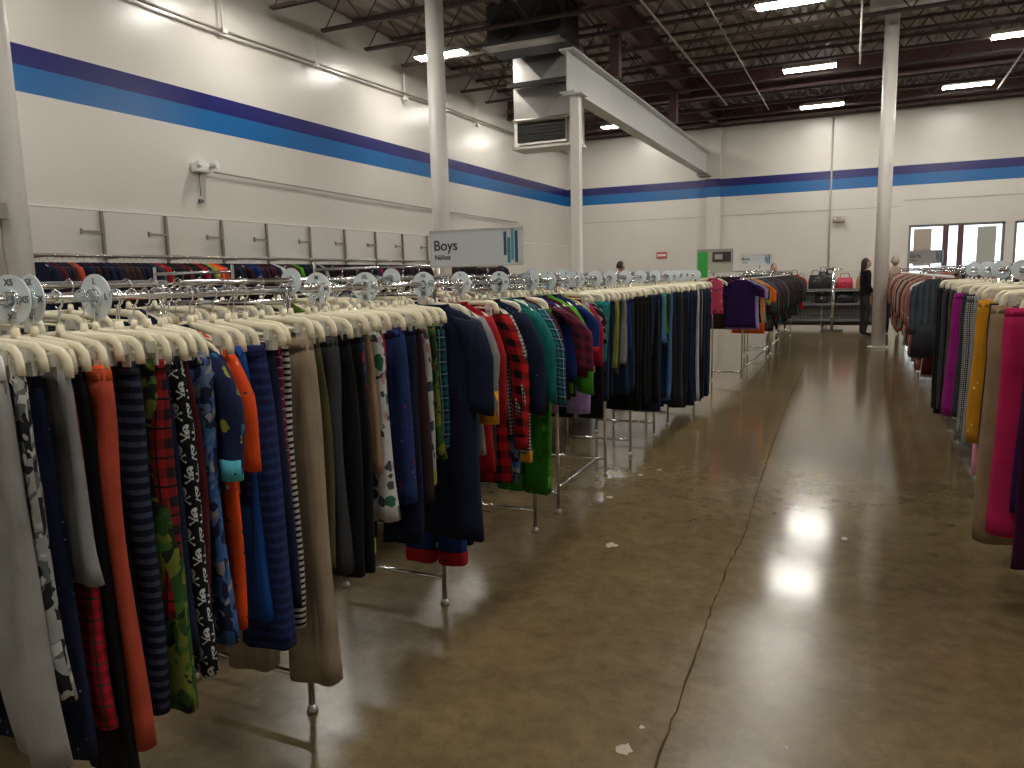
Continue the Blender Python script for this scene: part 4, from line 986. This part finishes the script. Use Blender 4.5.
# ------------------------------------------------------------------ people (only partly visible behind the racks)
def person(x, y, rz, H, shirt, pants, hair, lb, long_hair=False):
    s = H/1.75
    V = [(0, 0, .95), (0, 0, 1.15), (0, .0, 1.34), (0, 0, 1.46), (0, -.01, 1.53),          # pelvis..neck
         (.19, 0, 1.42), (.25, .0, 1.15), (.24, -.10, .92), (-.19, 0, 1.42), (-.25, 0, 1.15), (-.24, -.10, .92),
         (.10, 0, .90), (.11, -.01, .50), (.11, .02, .08), (.12, -.14, .035), (-.10, 0, .90), (-.11, -.03, .50), (-.11, .02, .08), (-.12, -.14, .035)]
    E_ = [(0, 1), (1, 2), (2, 3), (3, 4), (3, 5), (5, 6), (6, 7), (3, 8), (8, 9), (9, 10), (0, 11), (11, 12), (12, 13), (13, 14), (0, 15), (15, 16), (16, 17), (17, 18)]
    rad = [.15, .14, .15, .11, .05, .065, .045, .032, .065, .045, .032, .09, .062, .042, .035, .09, .062, .042, .035]
    me = bpy.data.meshes.new('body'); me.from_pydata([tuple(c_*s for c_ in v) for v in V], E_, []); me.update()
    o = bpy.data.objects.new('person', me); COL.objects.link(o); o.location = (x, y, 0); o.rotation_euler = (0, 0, rz)
    md = o.modifiers.new('skin', 'SKIN'); md.use_smooth_shade = True
    sv = me.skin_vertices[0].data
    for i_, r_ in enumerate(rad): sv[i_].radius = (r_*s, r_*s*(.75 if i_ < 4 else 1)); 
    sv[0].use_root = True
    o.modifiers.new('sub', 'SUBSURF').levels = 1
    dg = bpy.context.evaluated_depsgraph_get(); m2 = bpy.data.meshes.new_from_object(o.evaluated_get(dg))
    bpy.data.objects.remove(o); m2.materials.clear()
    for m_ in (shirt, pants, M['skin'], M['black']): m2.materials.append(m_)
    # head joined into the body mesh
    import bmesh
    b = bmesh.new(); b.from_mesh(m2)
    def sph(cx, cy, cz, rx, ry, rz_, mi):
        g_ = bmesh.ops.create_uvsphere(b, u_segments=18, v_segments=12, radius=1)
        for v in g_['verts']:
            v.co = Vector((v.co.x*rx*(1-.18*max(0, -v.co.z)), v.co.y*ry, v.co.z*rz_))+Vector((cx, cy, cz))
        for f_ in {f for v in g_['verts'] for f in v.link_faces}: f_.material_index = mi; f_.smooth = True
    hz = 1.64*s
    for f_ in b.faces:
        c_ = f_.calc_center_median()/s
        f_.material_index = 0 if (c_.z > .93 and abs(c_.x) < .40) else 1
        if c_.z > 1.5: f_.material_index = 2
        if abs(c_.x) > .17 and c_.z < .99 and c_.z > .8 and c_.y < -.04: f_.material_index = 2
        if c_.z < .09: f_.material_index = 3
        f_.smooth = True
    sph(0, -.015*s, hz, .075*s, .092*s, .115*s, 2)
    sph(0, -.108*s, hz-.01*s, .012*s, .016*s, .022*s, 2)
    for sx in (-1, 1):
        sph(sx*.077*s, 0, hz-.005*s, .01*s, .02*s, .03*s, 2); sph(sx*.03*s, -.092*s, hz+.012*s, .011*s, .01*s, .008*s, 3)
        for k in range(5): sph(sx*(.235-.012*(k-2))*s, (-.13-.012*k)*s, (.85+.012*abs(k-2))*s, .008*s, .009*s, .042*s, 2)
    sph(0, -.098*s, hz-.05*s, .022*s, .01*s, .006*s, 3)
    b.to_mesh(m2); b.free()
    o = bpy.data.objects.new('person', m2); COL.objects.link(o); o.location = (x, y, 0); o.rotation_euler = (0, 0, rz)
    hm = MB(); R = []
    zlo = -.18 if long_hair else -.03
    for t in range(9):
        a = t/8; z = .135*cos(a*pi*.5) if True else 0
        zz = zlo + (.13-zlo)*(1-a); rr = math.sqrt(max(0.001, 1-((max(0, zz)-.0)/.135)**2))
        R.append([(.088*rr*cos(2*pi*k/18)*s, (.012+.098*rr*sin(2*pi*k/18)*(1 if sin(2*pi*k/18) > 0 else (.75 if zz > .05 else -.1)))*s, hz+zz*s) for k in range(18)])
    hm.rings(R).build('hair', hair, o)
    tag(o, lb, 'person'); return o
person(-4.92, 16.6, 2.6, 1.78, C['charcoal'], C['black'], M['hair'], 'dark haired person whose head shows above the middle of the boys rack')
person(-1.95, 19.6, .4, 1.66, C['navy'], C['black'], M['hair'], 'dark haired person whose head shows behind the far left rack')
person(.08, 18.6, 1.9, 1.72, C['black'], C['charcoal'], M['hair'], 'person in a black top standing left of the round aisle column', True)
person(.68, 19.4, 3.0, 1.76, C['beige'], C['navy'], M['greyhair'], 'light haired person standing behind the right racks beside the column')

# ------------------------------------------------------------------ floor marks
r = random.Random(3)
pts = [(-.52, 1.2), (-.52, 2.1), (-.53, 2.5), (-.55, 2.98), (-.57, 3.84), (-.56, 4.0), (-.56, 4.43), (-.60, 5.3), (-.66, 6.98), (-.72, 9.24), (-.78, 14), (-.8, 21)]
fine = []
for i in range(len(pts)-1):
    (xa, ya), (xb, yb) = pts[i], pts[i+1]; n = max(2, int((yb-ya)/.06))
    for k in range(n): t = k/n; fine.append((xa+(xb-xa)*t+r.uniform(-.006, .006), ya+(yb-ya)*t, r.uniform(.002, .0065)))
mb = MB()
for i in range(len(fine)-1):
    a, b_ = fine[i], fine[i+1]
    mb.poly([(a[0]-a[2]/1.3, a[1], .0012), (a[0]+a[2]/1.3, a[1], .0012), (b_[0]+b_[2]/1.3, b_[1], .0012), (b_[0]-b_[2]/1.3, b_[1], .0012)])
struct(mb.build('floor_joint', M['crack']))
sp_ = [(-.63, 2.15, .035, 'pale chipped spot beside the floor joint, nearest the camera'), (-.61, 2.29, .012, 'tiny pale dot just beyond the nearest chipped spot'), (-.16, 2.36, .009, 'tiny pale dot on the bare floor right of the joint, nearest'), (-.03, 4.47, .03, 'round pale mark on the floor right of the light reflection'),
       (-1.5, 4.79, .03, 'pale scuff on the floor beside the lone chrome rack leg'), (-1.46, 5.42, .03, 'pale scuff farther along near the boys rack'), (-1.36, 5.61, .025, 'second pale scuff farther along near the boys rack'), (-1.22, 3.91, .05, 'faint pale patch on the floor below the green pajama'), (-.34, 4.13, .03, 'small pale ring mark within the light reflection'), (-.24, 2.72, .014, 'small square dark edged mark right of the joint')]
for x, y, q, lb in sp_:
    mb = MB(); mb.poly([(x+q*cos(a)*r.uniform(.5, 1.1)*.8, y+q*sin(a)*r.uniform(.5, 1.2), .0016) for a in [2*pi*k/13 for k in range(13)]])
    tag(mb.build('floor_mark', M['stain']), lb, 'floor mark', 'floor marks')

# ------------------------------------------------------------------ world, camera
w = bpy.data.worlds.new('World'); bpy.context.scene.world = w; w.use_nodes = True
bgd = w.node_tree.nodes['Background']; bgd.inputs[0].default_value = (.86, .94, 1., 1); bgd.inputs[1].default_value = 2.6
Xc = (0.9088007, -0.0379806, -0.4154981); Yc = (0.4166020, 0.1372406, 0.8986700); Zc = (-0.0228912, 0.9898093, -0.1405471)
R = Matrix(((Xc[0], Xc[1], -Xc[2]), (Yc[0], Yc[1], -Yc[2]), (Zc[0], Zc[1], -Zc[2])))
cam = bpy.data.cameras.new('camera'); co = bpy.data.objects.new('camera', cam); COL.objects.link(co)
cam.sensor_width = 36; cam.lens = 36*755/1024; cam.clip_end = 200; cam.clip_start = .05
co.matrix_world = Matrix.Translation((0, 0, 1.5)) @ R.to_4x4()
bpy.context.scene.camera = co
sc = bpy.context.scene
sc.view_settings.view_transform = 'Standard'; sc.view_settings.look = 'None'; sc.view_settings.exposure = 0
